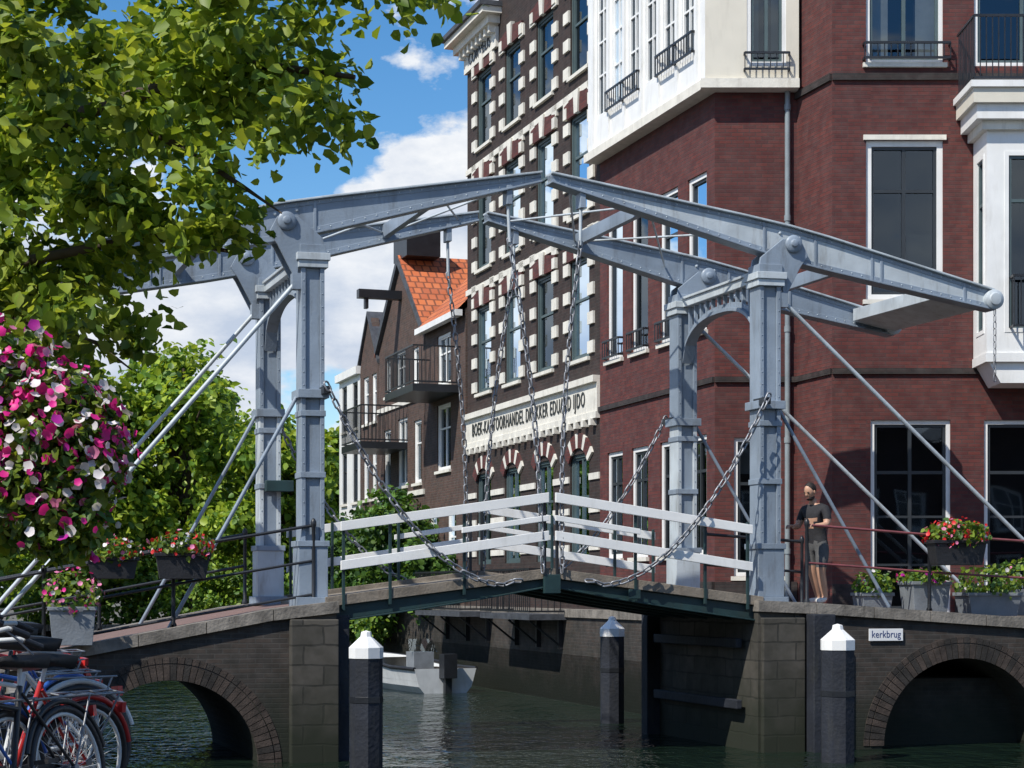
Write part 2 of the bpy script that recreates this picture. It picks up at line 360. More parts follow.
for sg in (-1,1):
    for w,nm in ((0,'near'),(WB,'far')):
        fr=lambda x,y,z,sg=sg,w=w:BR(sg*(3.35+x),w+y,z)
        mb=MB(); k='paint'
        def sq(h,z0,z1,kk=None): mb.box(fr,-h,h,-h,h,z0,z1,kk or k)
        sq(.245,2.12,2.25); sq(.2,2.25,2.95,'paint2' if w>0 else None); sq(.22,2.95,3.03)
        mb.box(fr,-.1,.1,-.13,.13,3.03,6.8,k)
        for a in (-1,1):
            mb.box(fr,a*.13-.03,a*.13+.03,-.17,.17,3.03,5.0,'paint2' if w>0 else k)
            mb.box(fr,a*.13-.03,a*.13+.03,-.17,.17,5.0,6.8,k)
        for z in (3.9,4.75): mb.box(fr,-.175,.175,-.185,.185,z,z+.08,k)
        sq(.215,5.0,5.12); sq(.205,6.8,6.9,'paint2'); sq(.23,6.9,7.0,'paint2'); sq(.18,7.0,7.12)
        for z in np.arange(3.2,6.8,.18):
            for a in (-.13,.13):
                p=Vector(fr(a,-.17,z)); mb.lathe(p,[(.012,0),(.01,.007),(0,.009)],k,6,(Vector((1,.23,0)).normalized(),Vector((0,0,1)),Vector((.23,-1,0)).normalized()))
        for y0,y1 in ((-.15,-.11),(.11,.15)):
            mb.extr([(-.18,7.02),(-.14,7.22),(.2,7.5),(.48,7.5),(.6,7.27),(.48,7.1),(.22,6.6),(.18,6.95)],fr,y0,y1,k)
        ax=(Vector((.9746,.224,0)),Vector((0,0,1)),Vector((.23,-.973,0)))
        for yy,dz in ((-.16,1),(.16,-1)):
            c=fr(.36,yy,7.43); A=(ax[0],ax[1],ax[2]*dz)
            mb.lathe(c,[(.13,0),(.13,.03),(.1,.05),(.06,.055),(.05,.085),(0,.09)],k,20,A)
        mb.build('post_'+nm,DB,.008)
    fr=lambda x,y,z,sg=sg:BR(sg*(3.35+y),x,z)
    mb=MB(); mb.box(fr,.2,WB-.2,-.1,.1,6.9,7.02,'paint2'); mb.box(fr,.2,WB-.2,-.13,.13,7.02,7.06,'paint2')
    n=24; xs=[.17+(WB-.34)*i/n for i in range(n+1)]
    def arc(x): u=(x-.17)/(WB-.34)*2-1; return 6.0+.62*math.sqrt(max(0,1-abs(u)**2.6))
    mb.strip([(x,arc(x)+.06) for x in xs],[(x,arc(x)-.0) for x in xs],fr,-.09,.09,'paint')
    for i,x in enumerate(xs[1:-1]):
        if arc(x)+.07<6.86 and i%2==0: mb.box(fr,x-.018,x+.018,-.03,.03,arc(x)+.05,6.9,'paint')
    mb.strip([(x,min(6.87,arc(x)+.14)) for x in xs],[(x,arc(x)+.06) for x in xs],fr,-.02,.02,'paint')
    mb.build('portal_arch',DB,.006)
    mb=MB()
    for w in (0,WB):
        P=lambda t,z,dw=0:BR(sg*(3.35+t),w+dw,z)
        zl=1.9 if sg>0 else 1.1
        mb.tube([P(.2,6.62,-.1),P(5.45 if sg>0 else 4.9,zl,-.1)],.032,'paint2',8)
        mb.tube([P(.18,5.05,-.02),P(1.95,2.1 if sg>0 else 1.8,-.02)],.028,'paint',8)
        mb.box(lambda x,y,z:P(x,z,y),.13,.28,-.16,-.02,6.5,6.72,'paint')
    mb.build('strut',DB)
def bz(s): return 8.24-(s-.07)*(8.24-6.74)/6.9
def hd(s): return float(np.interp(s,[.07,3.4,4.0,6.97],[.08,.265,.275,.165]))
for sg in (-1,1):
    for w in (0,WB):
        fr=lambda x,y,z,sg=sg,w=w:BR(sg*x,w+y,z)
        mb=MB(); xs=[.07,1,2,3,3.7,4.3,5.2,6,6.97]
        mb.strip([(x,bz(x)+hd(x)-.03) for x in xs],[(x,bz(x)-hd(x)+.03) for x in xs],fr,-.06,.06,'paint2' if (sg>0 and w==0) else 'paint')  # near east web uses the lit copy, its sunlit look is colour
        mb.strip([(x,bz(x)+hd(x)) for x in xs],[(x,bz(x)+hd(x)-.03) for x in xs],fr,-.13,.13,'paint2')  # bright top flange painted in with the lit copy
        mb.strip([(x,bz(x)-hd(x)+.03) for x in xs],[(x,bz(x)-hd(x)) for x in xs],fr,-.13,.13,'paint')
        mb.strip([(x,bz(x)+hd(x)-.035) for x in xs],[(x,bz(x)+hd(x)-.1) for x in xs],fr,-.07,.07,'paint')
        mb.strip([(x,bz(x)-hd(x)+.1) for x in xs],[(x,bz(x)-hd(x)+.035) for x in xs],fr,-.07,.07,'paint')
        for x in (.3,3.3,4.1,5.0,5.15,6.5): mb.box(fr,x-.02,x+.02,-.08,.08,bz(x)-hd(x)+.04,bz(x)+hd(x)-.04,'paint')
        A=(Vector((.9746,.224,0)),Vector((0,0,1)),Vector((.23,-.973,0)))
        for x in np.arange(.2,6.9,.16):
            for e in (1,-1): mb.lathe(fr(x,-.07,bz(x)+e*(hd(x)-.068)),[(.012,0),(.01,.007),(0,.01)],'paint2',6,A)
        for x in (3.55,3.85):
            for dz in (-.12,.12): mb.lathe(fr(x,-.06,bz(x)+dz),[(.03,0),(.02,.02),(0,.025)],'paint2',8,A)
        c=fr(6.97,0,bz(6.97))
        mb.lathe(Vector(c)-A[2]*.15,[(0,0),(.15,0),(.15,.3),(.1,.32),(.09,.34),(0,.34)],'paint2',24,A)
        mb.box(fr,.5,.58,-.1,.1,bz(.5)-.32,bz(.5)-.05,'paint')
        mb.build('balance_beam',DB,.006)
    fr=lambda x,y,z,sg=sg:BR(sg*x,y,z)
    mb=MB()
    for x in (1.5,4.7): mb.strip([(x,bz(x)+.1),(x+.1,bz(x)+.1)],[(x,bz(x)-.1),(x+.1,bz(x)-.1)],fr,.07,WB-.07,'paint')
    mb.hexa([fr(6.25,.1,bz(6.25)-.1),fr(6.95,.1,bz(6.95)-.1),fr(6.95,WB-.1,bz(6.95)-.1),fr(6.25,WB-.1,bz(6.25)-.1),fr(6.25,.1,bz(6.25)+.1),fr(6.95,.1,bz(6.95)+.1),fr(6.95,WB-.1,bz(6.95)+.1),fr(6.25,WB-.1,bz(6.25)+.1)],'paint2')
    for a,b in (((1.6,.08),(3.0,WB-.08)),((1.6,WB-.08),(3.0,.08)),((.4,.08),(1.5,WB-.08)),((.4,WB-.08),(1.5,.08))):
        mb.tube([fr(a[0],a[1],bz(a[0])-.02+.03*(a[1]>1)),fr(b[0],b[1],bz(b[0])-.02+.03*(a[1]>1))],.018,'paint2',6)
    mb.build('beam_bracing_counterweight',DB,.006)
def chain(mb,pts,pitch=.115,R=.03,r=.0115,st=.033,k='chain'):
    pts=[Vector(p) for p in pts]; ds=[0]
    for a,b in zip(pts,pts[1:]): ds.append(ds[-1]+(b-a).length)
    q=0;i=0
    while q<ds[-1]:
        j=max(0,min(len(pts)-2,int(np.searchsorted(ds,q))-1)); t=(q-ds[j])/(ds[j+1]-ds[j])
        p=pts[j].lerp(pts[j+1],t); d=(pts[j+1]-pts[j]).normalized()
        a=d.cross(Vector((.3,1,.1))).normalized(); b=d.cross(a)
        ang=math.radians(45 if i%2 else -45)+random.uniform(-.25,.25); V=math.cos(ang)*a+math.sin(ang)*b
        mb.torus(p,d,V,R,r,k,10,5,stretch=st); q+=pitch; i+=1
mb=MB()
for sg in (-1,1):
    for w in (-.33,WB+.33):
        wt=0 if w<0 else WB
        top=BR(sg*.54,wt,bz(.5)-.2); mid=BR(sg*.52,wt+(w-wt)*.1,bz(.5)-.85); bo=BR(sg*.14,w,2.62)
        mb.tube([top,mid],.024,'paint2',8)
        c=[];a=Vector(mid);b=Vector(bo)
        for i in range(13):
            t=i/12; p=a.lerp(b,t)+Vector((-.974*sg*.10*math.sin(math.pi*t),0,0)); c.append(p)
        chain(mb,c,.12,.033,.0135,.035)
        c=[]
        for i in range(21):
            s=3.2-(3.2-.45)*i/20; u=max(0,(s-.7)/2.5)
            c.append(BR(sg*s,w-(.06 if w<0 else -.06),2.42+2.72*u**1.9+.06*(1 if s<.6 else 0)))
        chain(mb,c,.13,.038,.015,.036)
        mb.box(BR,sg*3.2-.05,sg*3.2+.05,w-.05 if w<0 else w-.3,w+.3 if w<0 else w+.05,5.05,5.15,'iron')
c=Vector(BR(6.97,-.12,6.55)); chain(mb,[c,c+Vector((0,0,-1.1))],.1,.022,.008,.028)
mb.build('chains',DB)
def railing(name,pts,h,k='iron',rails=(1,.55),post=1.9,r=.022,topk=None,parent=None):
    mb=MB(); P=[Vector(p) for p in pts]
    for f in rails:
        mb.tube([p+Vector((0,0,h*f)) for p in P],r*(1.15 if f==1 else 1),(topk or k),8)
    for a,b in zip(P,P[1:]):
        L=(b-a).length; n=max(1,round(L/post))
        for i in range(n+1):
            p=a.lerp(b,i/n); mb.lathe(p,[(.045,0),(.045,.05),(.028,.08),(.026,h-.04),(.04,h),(.04,h+.05),(.02,h+.09),(0,h+.1)],k,10)
    return mb.build(name,parent or DB)
railing('railing_east_near',[BR(3.35+t,-.2,topR(t)+.05) for t in (.55,2.5,4.6,7)],1.16,'iron',(1,.52,),2.2,.017,'red_rail')
railing('railing_east_far',[BR(3.35+t,3.15,topR(t)+.05) for t in (.5,2.2)],1.12)
railing('railing_west_near',[BR(-3.35-t,-.2,topL(t)+.05) for t in (.0,1.9,3.6,5.4)],1.08,'iron',(1,.55,.12),1.8,.019)
railing('railing_west_far',[BR(-3.35-t,3.15,topL(t)+.05) for t in (.3,2.5,4.5,6.4)],1.08,'iron',(1,.55),1.8)
mb=MB(); mb.box(lambda x,y,z:BR(-3.35+x,WB-.1+y,z),-.1,.32,-.25,-.1,3.85,4.02,'green'); mb.build('signal_box',DB,.01)
# ------------------------------------------------------------------ facades
def wall(mb,fr,L,z0,z1,ops,k,rev=.16,u0=0):
    us=sorted(set([u0,L]+[v for o in ops for v in o[:2]])); zs=sorted(set([z0,z1]+[v for o in ops for v in o[2:4]]))
    us=[u for u in us if u0<=u<=L]; zs=[z for z in zs if z0<=z<=z1]
    for a,b in zip(us,us[1:]):
        for c,d in zip(zs,zs[1:]):
            m,q=(a+b)/2,(c+d)/2
            if any(o[0]<m<o[1] and o[2]<q<o[3] for o in ops): continue
            mb.add([fr(a,0,c),fr(b,0,c),fr(b,0,d),fr(a,0,d)],[(0,1,2,3)],k)
    for a,b,c,d in [o[:4] for o in ops]:
        P=[(a,c),(b,c),(b,d),(a,d)]
        for i in range(4):
            p,q=P[i],P[(i+1)%4]; mb.add([fr(p[0],0,p[1]),fr(q[0],0,q[1]),fr(q[0],-rev,q[1]),fr(p[0],-rev,p[1])],[(0,1,2,3)],k)
def win(mb,fr,a,b,c,d,y=-.14,outer='white',inner='frame',ow=.07,iw=.05,nv=2,tr=(.68,),sill=True,curt=.35):
    def ring(x0,x1,z0,z1,w,y0,y1,k):
        mb.box(fr,x0,x1,y0,y1,z0,z0+w,k);mb.box(fr,x0,x1,y0,y1,z1-w,z1,k);mb.box(fr,x0,x0+w,y0,y1,z0+w,z1-w,k);mb.box(fr,x1-w,x1,y0,y1,z0+w,z1-w,k)
    ring(a,b,c,d,ow,y,y+.1,outer)
    A,B,C,D=a+ow,b-ow,c+ow,d-ow
    ring(A,B,C,D,iw,y+.01,y+.07,inner)
    for i in range(1,nv): x=A+(B-A)*i/nv; mb.box(fr,x-iw*.6,x+iw*.6,y+.012,y+.068,C+iw,D-iw,inner)
    for t in tr: z=C+(D-C)*t; mb.box(fr,A+iw,B-iw,y+.014,y+.066,z-iw*.55,z+iw*.55,inner)
    mb.add([fr(A,y+.03,C),fr(B,y+.03,C),fr(B,y+.03,D),fr(A,y+.03,D)],[(0,1,2,3)],'glass')
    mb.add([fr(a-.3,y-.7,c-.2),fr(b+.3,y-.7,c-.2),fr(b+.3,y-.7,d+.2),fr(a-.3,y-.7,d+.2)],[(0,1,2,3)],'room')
    if random.random()<curt:
        h=random.choice((.25,.4,.6)); wd=random.choice((.22,.3,1))
        if wd==1: mb.add([fr(A,y-.12,D-(D-C)*h*.6),fr(B,y-.12,D-(D-C)*h*.6),fr(B,y-.12,D),fr(A,y-.12,D)],[(0,1,2,3)],'curtain')
        else:
            for x0,x1 in ((A,A+(B-A)*wd),(B-(B-A)*wd,B)): mb.add([fr(x0,y-.12,C),fr(x1,y-.12,C),fr(x1,y-.12,D),fr(x0,y-.12,D)],[(0,1,2,3)],'curtain')
    if sill: mb.box(fr,a-.06,b+.06,-.02,.07,c-.08,c-.003,'wstone')
def balc(mb,fr,a,b,z,h,y0,y1,k='iron',sp=.11):
    for zz in (z+.06,z+h): mb.box(fr,a,b,y1-.03,y1,zz-.02,zz+.02,k)
    for x in (a,b):
        for zz in (z+.06,z+h): mb.box(fr,x-.015,x+.015,y0,y1-.03,zz-.02,zz+.02,k)
    n=max(2,int((b-a)/sp))
    for i in range(n+1):
        x=a+(b-a)*i/n; mb.box(fr,x-.008,x+.008,y1-.023,y1-.007,z+.06,z+h,k)
    n=max(1,int((y1-y0)/sp))
    for x in (a,b):
        for i in range(1,n): y=y0+(y1-y0)*i/n; mb.box(fr,x-.008,x+.008,y-.008,y+.008,z+.06,z+h,k)
def core(mb,poly,z0,z1,k):
    n=len(poly); mb.add([(x,y,z0) for x,y in poly]+[(x,y,z1) for x,y in poly],[[i,(i+1)%n,n+(i+1)%n,n+i] for i in range(n)],k)
    mb.add([(x,y,z1) for x,y in poly],[list(range(n))],k)
RH=empty('red_brick_house')
P0=(1.853,37.9);P1=(3.66,32.5);P2=(5.14,32.5);P3=(5.56,31.26);P4=(16,31.26)
TOPZ=17.5
fA=Fr(P0,(P1[0]-P0[0],P1[1]-P0[1])); LA=math.hypot(P1[0]-P0[0],P1[1]-P0[1])
mb=MB(); ops=[]
cols=(.42,1.75,3.2,4.5)
for u in cols:
    ops.append((u,u+.85,3.0,5.2)); ops.append((u,u+.85,7.1,10.0))
wall(mb,fA,LA,1.84,11.35,ops,'rbrick')
for o in ops: win(mb,fA,*o,nv=1 if o[2]>7 else 2,tr=(.72,),ow=.09)
for u in cols: balc(mb,fA,u-.02,u+.87,7.1,.4,0,.12,sp=.12)
mb.box(fA,0,LA-.002,-.02,.05,6.1,6.2,'rdark')
mb.box(fA,0,LA,.0,.06,1.84,2.5,'rdark')
mb.build('canal_facade',RH)
mb=MB(); fb=lambda x,y,z:fA(x,y+.25,z)
ops=[]; n=6; wd=(LA-.5)/n
for i in range(n): ops.append((.3+i*wd+.08,.3+(i+1)*wd-.08,12.1,15.0))
wall(mb,fb,LA+.15,11.5,TOPZ,ops,'white',.12,u0=-.05)
for o in ops: win(mb,fb,*o,y=-.11,outer='white',inner='white',nv=2,tr=(.3,.55,.78),sill=False,curt=.3,iw=.035)
mb.box(fb,-.1,LA+.2,-.25,.08,11.33,11.5,'wstone'); mb.box(fb,-.1,LA+.25,0,.1,15.5,15.7,'wstone')
mb.box(fb,-.1,LA+.25,0,.45,16.6,16.8,'wstone')
for i in range(n+1):
    x=.3+i*wd; mb.box(fb,x-.055,x+.055,0,.05,11.52,15.48,'white')
for i in (1,2,4,5): balc(mb,fb,.3+i*wd+.02,.3+(i+1)*wd-.02,12.05,.42,0,.12)
mb.add([fb(-.05,0,11.5),fb(-.05,-.3,11.5),fb(-.05,-.3,TOPZ),fb(-.05,0,TOPZ)],[(0,1,2,3)],'cream')
mb.build('timber_bay',RH)
fB=Fr(P1,(1,0)); LB=P2[0]-P1[0]; mb=MB()
ops=[(.35,1.2,2.6,5.1)]
wall(mb,fB,LB,1.84,11.35,ops,'rbrick'); win(mb,fB,*ops[0],nv=2)
mb.box(fB,.002,LB,0,.06,1.84,2.5,'rdark'); mb.box(fB,.002,LB,-.02,.05,6.1,6.2,'rdark')
f2=lambda x,y,z:fB(x,y+.25,z); o=(.55,1.25,11.75,14.6)
wall(mb,f2,LB,11.5,TOPZ,[o],'cream',.12,u0=-.2); win(mb,f2,*o,y=-.11,inner='frame_g',nv=2,sill=False)
mb.box(f2,-.28,LB,-.25,.08,11.335,11.5,'wstone'); balc(mb,f2,.5,1.3,11.6,.35,0,.12); mb.box(f2,-.25,LB,0,.1,15.5,15.7,'wstone')
mb.build('corner_facade',RH)
fC=Fr(P2,(P3[0]-P2[0],P3[1]-P2[1])); LC=math.hypot(P3[0]-P2[0],P3[1]-P2[1]); mb=MB()
wall(mb,fC,LC,1.84,TOPZ,[],'rbrick'); mb.box(fC,0,LC-.002,-.02,.05,11.2,11.32,'rdark'); mb.box(fC,0,LC-.002,-.02,.04,6.1,6.2,'rdark')
fD=Fr(P3,(1,0)); X=lambda px:(px-512)*.01737-P3[0]
wa,wb=X(866),X(943)
ops=[(wa,wb,7.39,10.16),(wa,wb,11.5,14.2),(wa+.08,wb+.13,1.95,5.3)]
g2=(X(984),X(984)+2.4,1.95,5.3); d3=(X(974),X(974)+1.7,11.45,14.2)
ops+= [g2,d3]
wall(mb,fD,P4[0]-P3[0],1.84,TOPZ,ops,'rbrick')
win(mb,fD,*ops[0],nv=2,tr=(.7,),ow=.1,curt=0); win(mb,fD,*ops[1],nv=2,tr=(),inner='frame_g'); win(mb,fD,*ops[2],nv=2,tr=(.74,),sill=False,curt=0,ow=.07)
win(mb,fD,*g2,nv=3,tr=(.74,),sill=False,curt=0); win(mb,fD,*d3,nv=2,tr=(),sill=False,inner='frame_g')
for o in (ops[2],g2):
    for t in (.25,.5): z=o[2]+(o[3]-o[2])*t; mb.box(fD,o[0]+.12,o[1]-.12,-.125,-.08,z-.02,z+.02,'frame')
mb.box(fD,.002,10,-.02,.05,11.2,11.32,'rdark'); mb.box(fD,.002,10.3,-.02,.045,6.1,6.2,'rdark')
for a,b in ((0,wa+.0),(wb+.2,g2[0]-.05)): mb.box(fD,a+.002,b,0,.05,1.84,2.45,'rdark')
balc(mb,fD,wa-.05,wb+.1,11.5,.32,0,.15)
mb.box(fD,wa-.05,wb+.05,-.01,.04,10.163,10.25,'wstone')
mb.build('street_facade',RH)
mb=MB(); p=fC(.0,.12,0); mb.tube([(p[0]-.06,p[1]-.02,2.0),(p[0]-.06,p[1]-.02,TOPZ)],.05,'zinc',12)
for z in np.arange(3,17,2): mb.tube([(p[0]-.06,p[1]-.02,z),(p[0]-.06,p[1]-.02,z+.1)],.062,'zinc',12)
mb.build('drain_pipe',RH)
bx=X(973)+.0; mb=MB(); f=Fr((P3[0]+bx,30.36),(1,0)); BL=2.9
ops=[(.3,1.45,6.7,9.75),(1.6,2.75,6.7,9.75)]
wall(mb,f,BL,6.35,10.1,ops,'white',.1)
for o in ops: win(mb,f,*o,y=-.09,outer='white',inner='frame_g',nv=2,tr=(.74,),sill=False,curt=.0)
fs=Fr((P3[0]+bx,31.24),(0,-1)); o=(.2,.72,6.7,9.75)
wall(mb,fs,.88,6.35,10.1,[o],'white',.1); win(mb,fs,*o,y=-.09,outer='white',inner='frame_g',nv=1,tr=(.74,),sill=False,curt=0)
mb.box(f,-.02,BL,-.88,.03,6.2,6.35,'white'); mb.extr([(.05,6.2),(.25,5.85),(BL-.25,5.85),(BL-.05,6.2)],f,-.86,-.05,'white')
mb.box(f,-.1,BL,-.88,.1,10.1,10.25,'wstone'); mb.box(f,-.22,BL,-.88,.22,10.25,10.5,'white'); mb.box(f,-.3,BL,-.88,.3,10.5,10.75,'cream'); mb.box(f,-.35,BL,-.88,.35,10.75,10.86,'white')
balc(mb,f,-.28,BL,10.86,1.1,-.86,.28,sp=.1); balc(mb,f,.4,2.7,6.72,.9,0,.25)
mb.build('bay_window',RH)
mb=MB(); core(mb,[(3.0,38.2),(4.6,33.7),(6.0,33.7),(6.5,32.4),(15.9,32.4),(15.9,46),(3.0,46)],1.84,TOPZ-.1,'rdark')
core(mb,[(1.6,38),(3.4,32.3),(5.1,32.3),(5.5,31.1),(16.1,31.1),(16.1,46.2),(1.6,46.2)],TOPZ,TOPZ+.3,'wstone')
mb.build('roof',RH)
PH=empty('printing_house')
Q0=(-1.16,46.84); f=Fr(Q0,(P0[0]-Q0[0],P0[1]-Q0[1])); LQ=math.hypot(P0[0]-Q0[0],P0[1]-Q0[1])
mb=MB(); cols=[.85,3.1,5.4,7.65]; ops=[]; W=1.15
rows=[(3.0,5.3),(7.35,9.55),(10.5,12.7),(13.6,15.5)]
for u in cols:
    for c,d in rows: ops.append((u,u+W,c,d))
lowt=16.3
wall(mb,f,LQ,1.84,lowt,ops,'dbrick')
ops2=[(3.1,4.25,17,19),(5.4,6.55,17,19),(7.65,8.8,17,19)]
wall(mb,f,LQ,lowt,21,ops2,'dbrick',u0=2.6)
for o in ops+ops2: win(mb,f,*o,outer='frame_g',inner='frame_g',nv=1 if o[2]>7 else 2,tr=(.6,),curt=.3,sill=o[2]>3.5)
for u in cols:
    for z in np.arange(7.4,15.8,.62):
        if any(abs(z-q)<.2 for q in (10.1,13.2)): continue
        for a,b in ((u-.34,u-.002),(u+W+.002,u+W+.34)): mb.box(f,a,b,-.01,.05,z,z+.26,'wstone')
    for c,d in rows[1:]:
        mb.extr([(u-.1,d+.003),(u+W+.1,d+.003),(u+W+.25,d+.32),(u+W/2+.2,d+.42),(u+W/2-.2,d+.42),(u-.25,d+.32)],f,.0,.06,'rbrick')
        mb.extr([(u+W/2-.1,d+.0),(u+W/2+.1,d+.0),(u+W/2+.16,d+.5),(u+W/2-.16,d+.5)],f,.0,.1,'wstone')
        for e in (u-.28,u+W+.08): mb.box(f,e,e+.2,.0,.075,d+.02,d+.26,'wstone')
    n=12
    for i in range(n):
        a0=math.pi*(.18+.64*i/n); a1=math.pi*(.18+.64*(i+.95)/n); cx=u+W/2; cz=4.75
        mb.extr([(cx+r*math.cos(a),cz+r*math.sin(a)) for r,a in ((.68,a0),(1.0,a0),(1.0,a1),(.68,a1))],f,0,.05,'wstone' if i%3==0 else 'rbrick')
for z in (2.4,3.2,4.0,4.7):
    us=[0]+[v for u in cols for v in (u-.05,u+W+.05)]+[LQ]
    for i in range(0,len(us),2): mb.box(f,us[i],us[i+1],-.02,.035,z,z+.14,'wstone')
for z in (9.98,13.1): mb.box(f,0,LQ-.002,-.02,.05,z,z+.14,'wstone')
mb.box(f,.0,LQ-.003,.0,.1,5.98,6.12,'wstone'); mb.box(f,.0,LQ-.003,0,.07,6.12,6.74,'wstone'); mb.box(f,.0,LQ-.003,0,.16,6.74,6.88,'wstone')
for u in np.arange(.1,LQ,.45): mb.box(f,u,u+.14,0,.14,5.84,5.98,'wstone')
mb.box(f,-.05,2.6,0,.08,15.75,16.25,'wstone'); mb.box(f,-.3,2.7,-.5,.3,16.3,16.5,'wstone'); mb.box(f,-.45,2.85,-.6,.5,16.5,16.66,'wstone'); mb.box(f,-.5,2.9,-.6,.58,16.66,16.78,'slate')
for u in np.arange(0,2.6,.35): mb.box(f,u,u+.12,0,.24,16.1,16.3,'wstone')
fe=Fr((Q0[0]+10*.948,Q0[1]+10*.319),(-.948,-.319)); wall(mb,fe,10,1.84,lowt,[],'dbrick')
wall(mb,Fr(f(2.6,-8,0)[:2],(-.948,-.319)),8,lowt,21,[],'dbrick')
mb.build('front_facade',PH)
mb=MB(); g=lambda x,y:f(x,y,0)[:2]
core(mb,[g(.3,-.9),g(LQ-.02,-.9),g(LQ-.02,-9),g(.3,-9)],1.84,16.25,'dbrick'); core(mb,[g(2.61,-.9),g(LQ,-.9),g(LQ,-9),g(2.61,-9)],16.3,21,'dbrick')
mb.box(f,0,2.62,-9,-.02,16.26,16.31,'slate'); mb.box(f,2.6,LQ,-9,.3,21.0,21.3,'wstone'); mb.build('roof',PH)
def text(body,fr,x,y,z,size,k,name,parent,sx=1,ext=.006,sp=1):
    cu=bpy.data.curves.new(name,'FONT'); cu.body=body; cu.size=size; cu.extrude=ext; cu.align_x='CENTER'; cu.align_y='CENTER'; cu.resolution_u=3; cu.space_character=sp
    cu.materials.append(M[k]); o=bpy.data.objects.new(name,cu); S.collection.objects.link(o)
    a=Vector(fr(x,y,z)); ux=(Vector(fr(x+1,y,z))-a).normalized(); uz=Vector((0,0,1)); uy=ux.cross(uz)
    o.matrix_world=Matrix(((ux.x*sx,uz.x,uy.x,a.x),(ux.y*sx,uz.y,uy.y,a.y),(ux.z*sx,uz.z,uy.z,a.z),(0,0,0,1)))
    if parent: o.parent=parent
    return o
text('BOEK-KANTOORHANDEL DRUKKER EDUARD IJDO',f,LQ/2,.085,6.42,.46,'frame','frieze_lettering',PH,sx=.68,sp=1.15)
text('CORNELIS',f,1.3,.095,16.0,.4,'frame','top_lettering',PH,sx=1)
mb=MB()
for a,b in ((.3,4.2),(5.8,9.2)):
    mb.box(f,a,b,.66,1.5,1.72,1.84,'slate'); balc(mb,f,a,b,1.84,.95,.66,1.5,sp=.13)
    for x in (a+.2,(a+b)/2,b-.3): mb.box(f,x,x+.08,.66,.76,1.1,1.72,'iron'); mb.tube([f(x+.04,.7,1.15),f(x+.04,1.4,1.7)],.025,'iron',6)
mb.build('canal_balcony',PH)
def hs(Y): return (14.61-.337*Y,Y)
def house(name,Y0,Y1,ze,k,ops,gable=None,roof=None,zr=0,fr='white',depth=9,a=None,b=None,zb=1.84):
    E=empty(name); a=a or hs(Y0); b=b or hs(Y1); f=Fr(a,(b[0]-a[0],b[1]-a[1])); L=math.hypot(b[0]-a[0],b[1]-a[1]); mb=MB()
    wall(mb,f,L,zb,ze,ops,k)
    for o in ops: win(mb,f,*o,outer=fr,inner=fr,nv=2 if o[1]-o[0]>.9 else 1,tr=(.65,),iw=.04)
    g=lambda x,y:f(x,y,0)[:2]
    core(mb,[g(0,-.9),g(L,-.9),g(L,-depth),g(0,-depth)],zb,ze-.02,k)
    for x in (0,L): mb.add([f(x,0,zb),f(x,-.9,zb),f(x,-.9,ze),f(x,0,ze)],[(0,1,2,3)],k)
    if gable:
        mb.extr([(0,ze),(L,ze),(L*.5+.25,gable),(L*.5-.25,gable)],f,-.25,0,k)
        for s0,s1 in ((0,L/2),(L,L/2)):
            sg=1 if s0==0 else -1
            mb.add([f(s0-sg*.2,.08,ze-.05),f(s1,.08,gable+.1),f(s1,-depth,gable+.1),f(s0-sg*.2,-depth,ze-.05),f(s0-sg*.2,.08,ze+.08),f(s1,.08,gable+.23),f(s1,-depth,gable+.23),f(s0-sg*.2,-depth,ze+.08)],[(0,1,2,3),(7,6,5,4),(0,4,5,1),(1,5,6,2),(2,6,7,3),(3,7,4,0)],roof)
    elif roof:
        mb.add([f(-.05,.25,ze-.05),f(L+.05,.25,ze-.05),f(L+.05,-2.6,zr),f(-.05,-2.6,zr),f(L+.05,-5.5,ze-.05),f(-.05,-5.5,ze-.05)],[(0,1,2,3),(3,2,4,5)],roof)
        for x in (0,L): mb.add([f(x,0,ze),f(x,-2.6,zr-.05),f(x,-5.5,ze)],[(0,1,2)],k)
        mb.box(f,-.05,L+.05,.1,.3,ze-.2,ze-.04,'white')
    else: mb.box(f,-.05,L+.05,-depth,.15,ze,ze+.25,'white')
    return E,mb,f,L
E,mb,f,L=house('brick_house',50.6,46.95,9.7,'hbrick',[(.5,1.3,2.3,4.6),(2.2,3.0,2.3,4.6),(1.2,2.5,5.6,7.4),(1.2,2.5,7.9,9.3)],None,'tile',12.6)
mb.box(f,.5,3.4,0,1.3,7.55,7.75,'iron'); balc(mb,f,.5,3.4,7.75,1.0,0,1.3); mb.build('walls_roof_windows',E)
E,mb,f,L=house('brick_house',55.6,50.65,9.6,'hbrick',[(.6,1.4,2.3,4.6),(2.1,2.9,2.3,4.6),(3.8,4.8,2.3,4.6),(.7,1.5,5.4,7.2),(2.3,3.4,5.4,7.4),(4.1,4.9,5.4,7.2),(2.1,3.2,8.1,9.4),(.9,1.5,8.2,9.3),(4.0,4.6,8.2,9.3)],12.0,'tile')
mb.box(f,1.9,3.4,-1,.02,12.1,12.9,'iron'); mb.box(f,2.5,2.8,-.2,1.3,10.9,11.15,'iron'); mb.box(f,2.55,2.75,1.0,1.1,10.6,10.9,'iron')
mb.extr([(-.1,9.75),(0,9.6),(L/2,11.95),(L,9.6),(L+.1,9.75),(L/2,12.2)],f,.01,.12,'slate')
mb.box(f,1.0,3.4,0,1.4,6.45,6.65,'iron'); balc(mb,f,1.0,3.4,6.65,1.05,0,1.4)
for z in (5.05,7.75): mb.box(f,0,L,-.02,.05,z,z+.15,'wstone')
mb.build('walls_roof_windows',E)
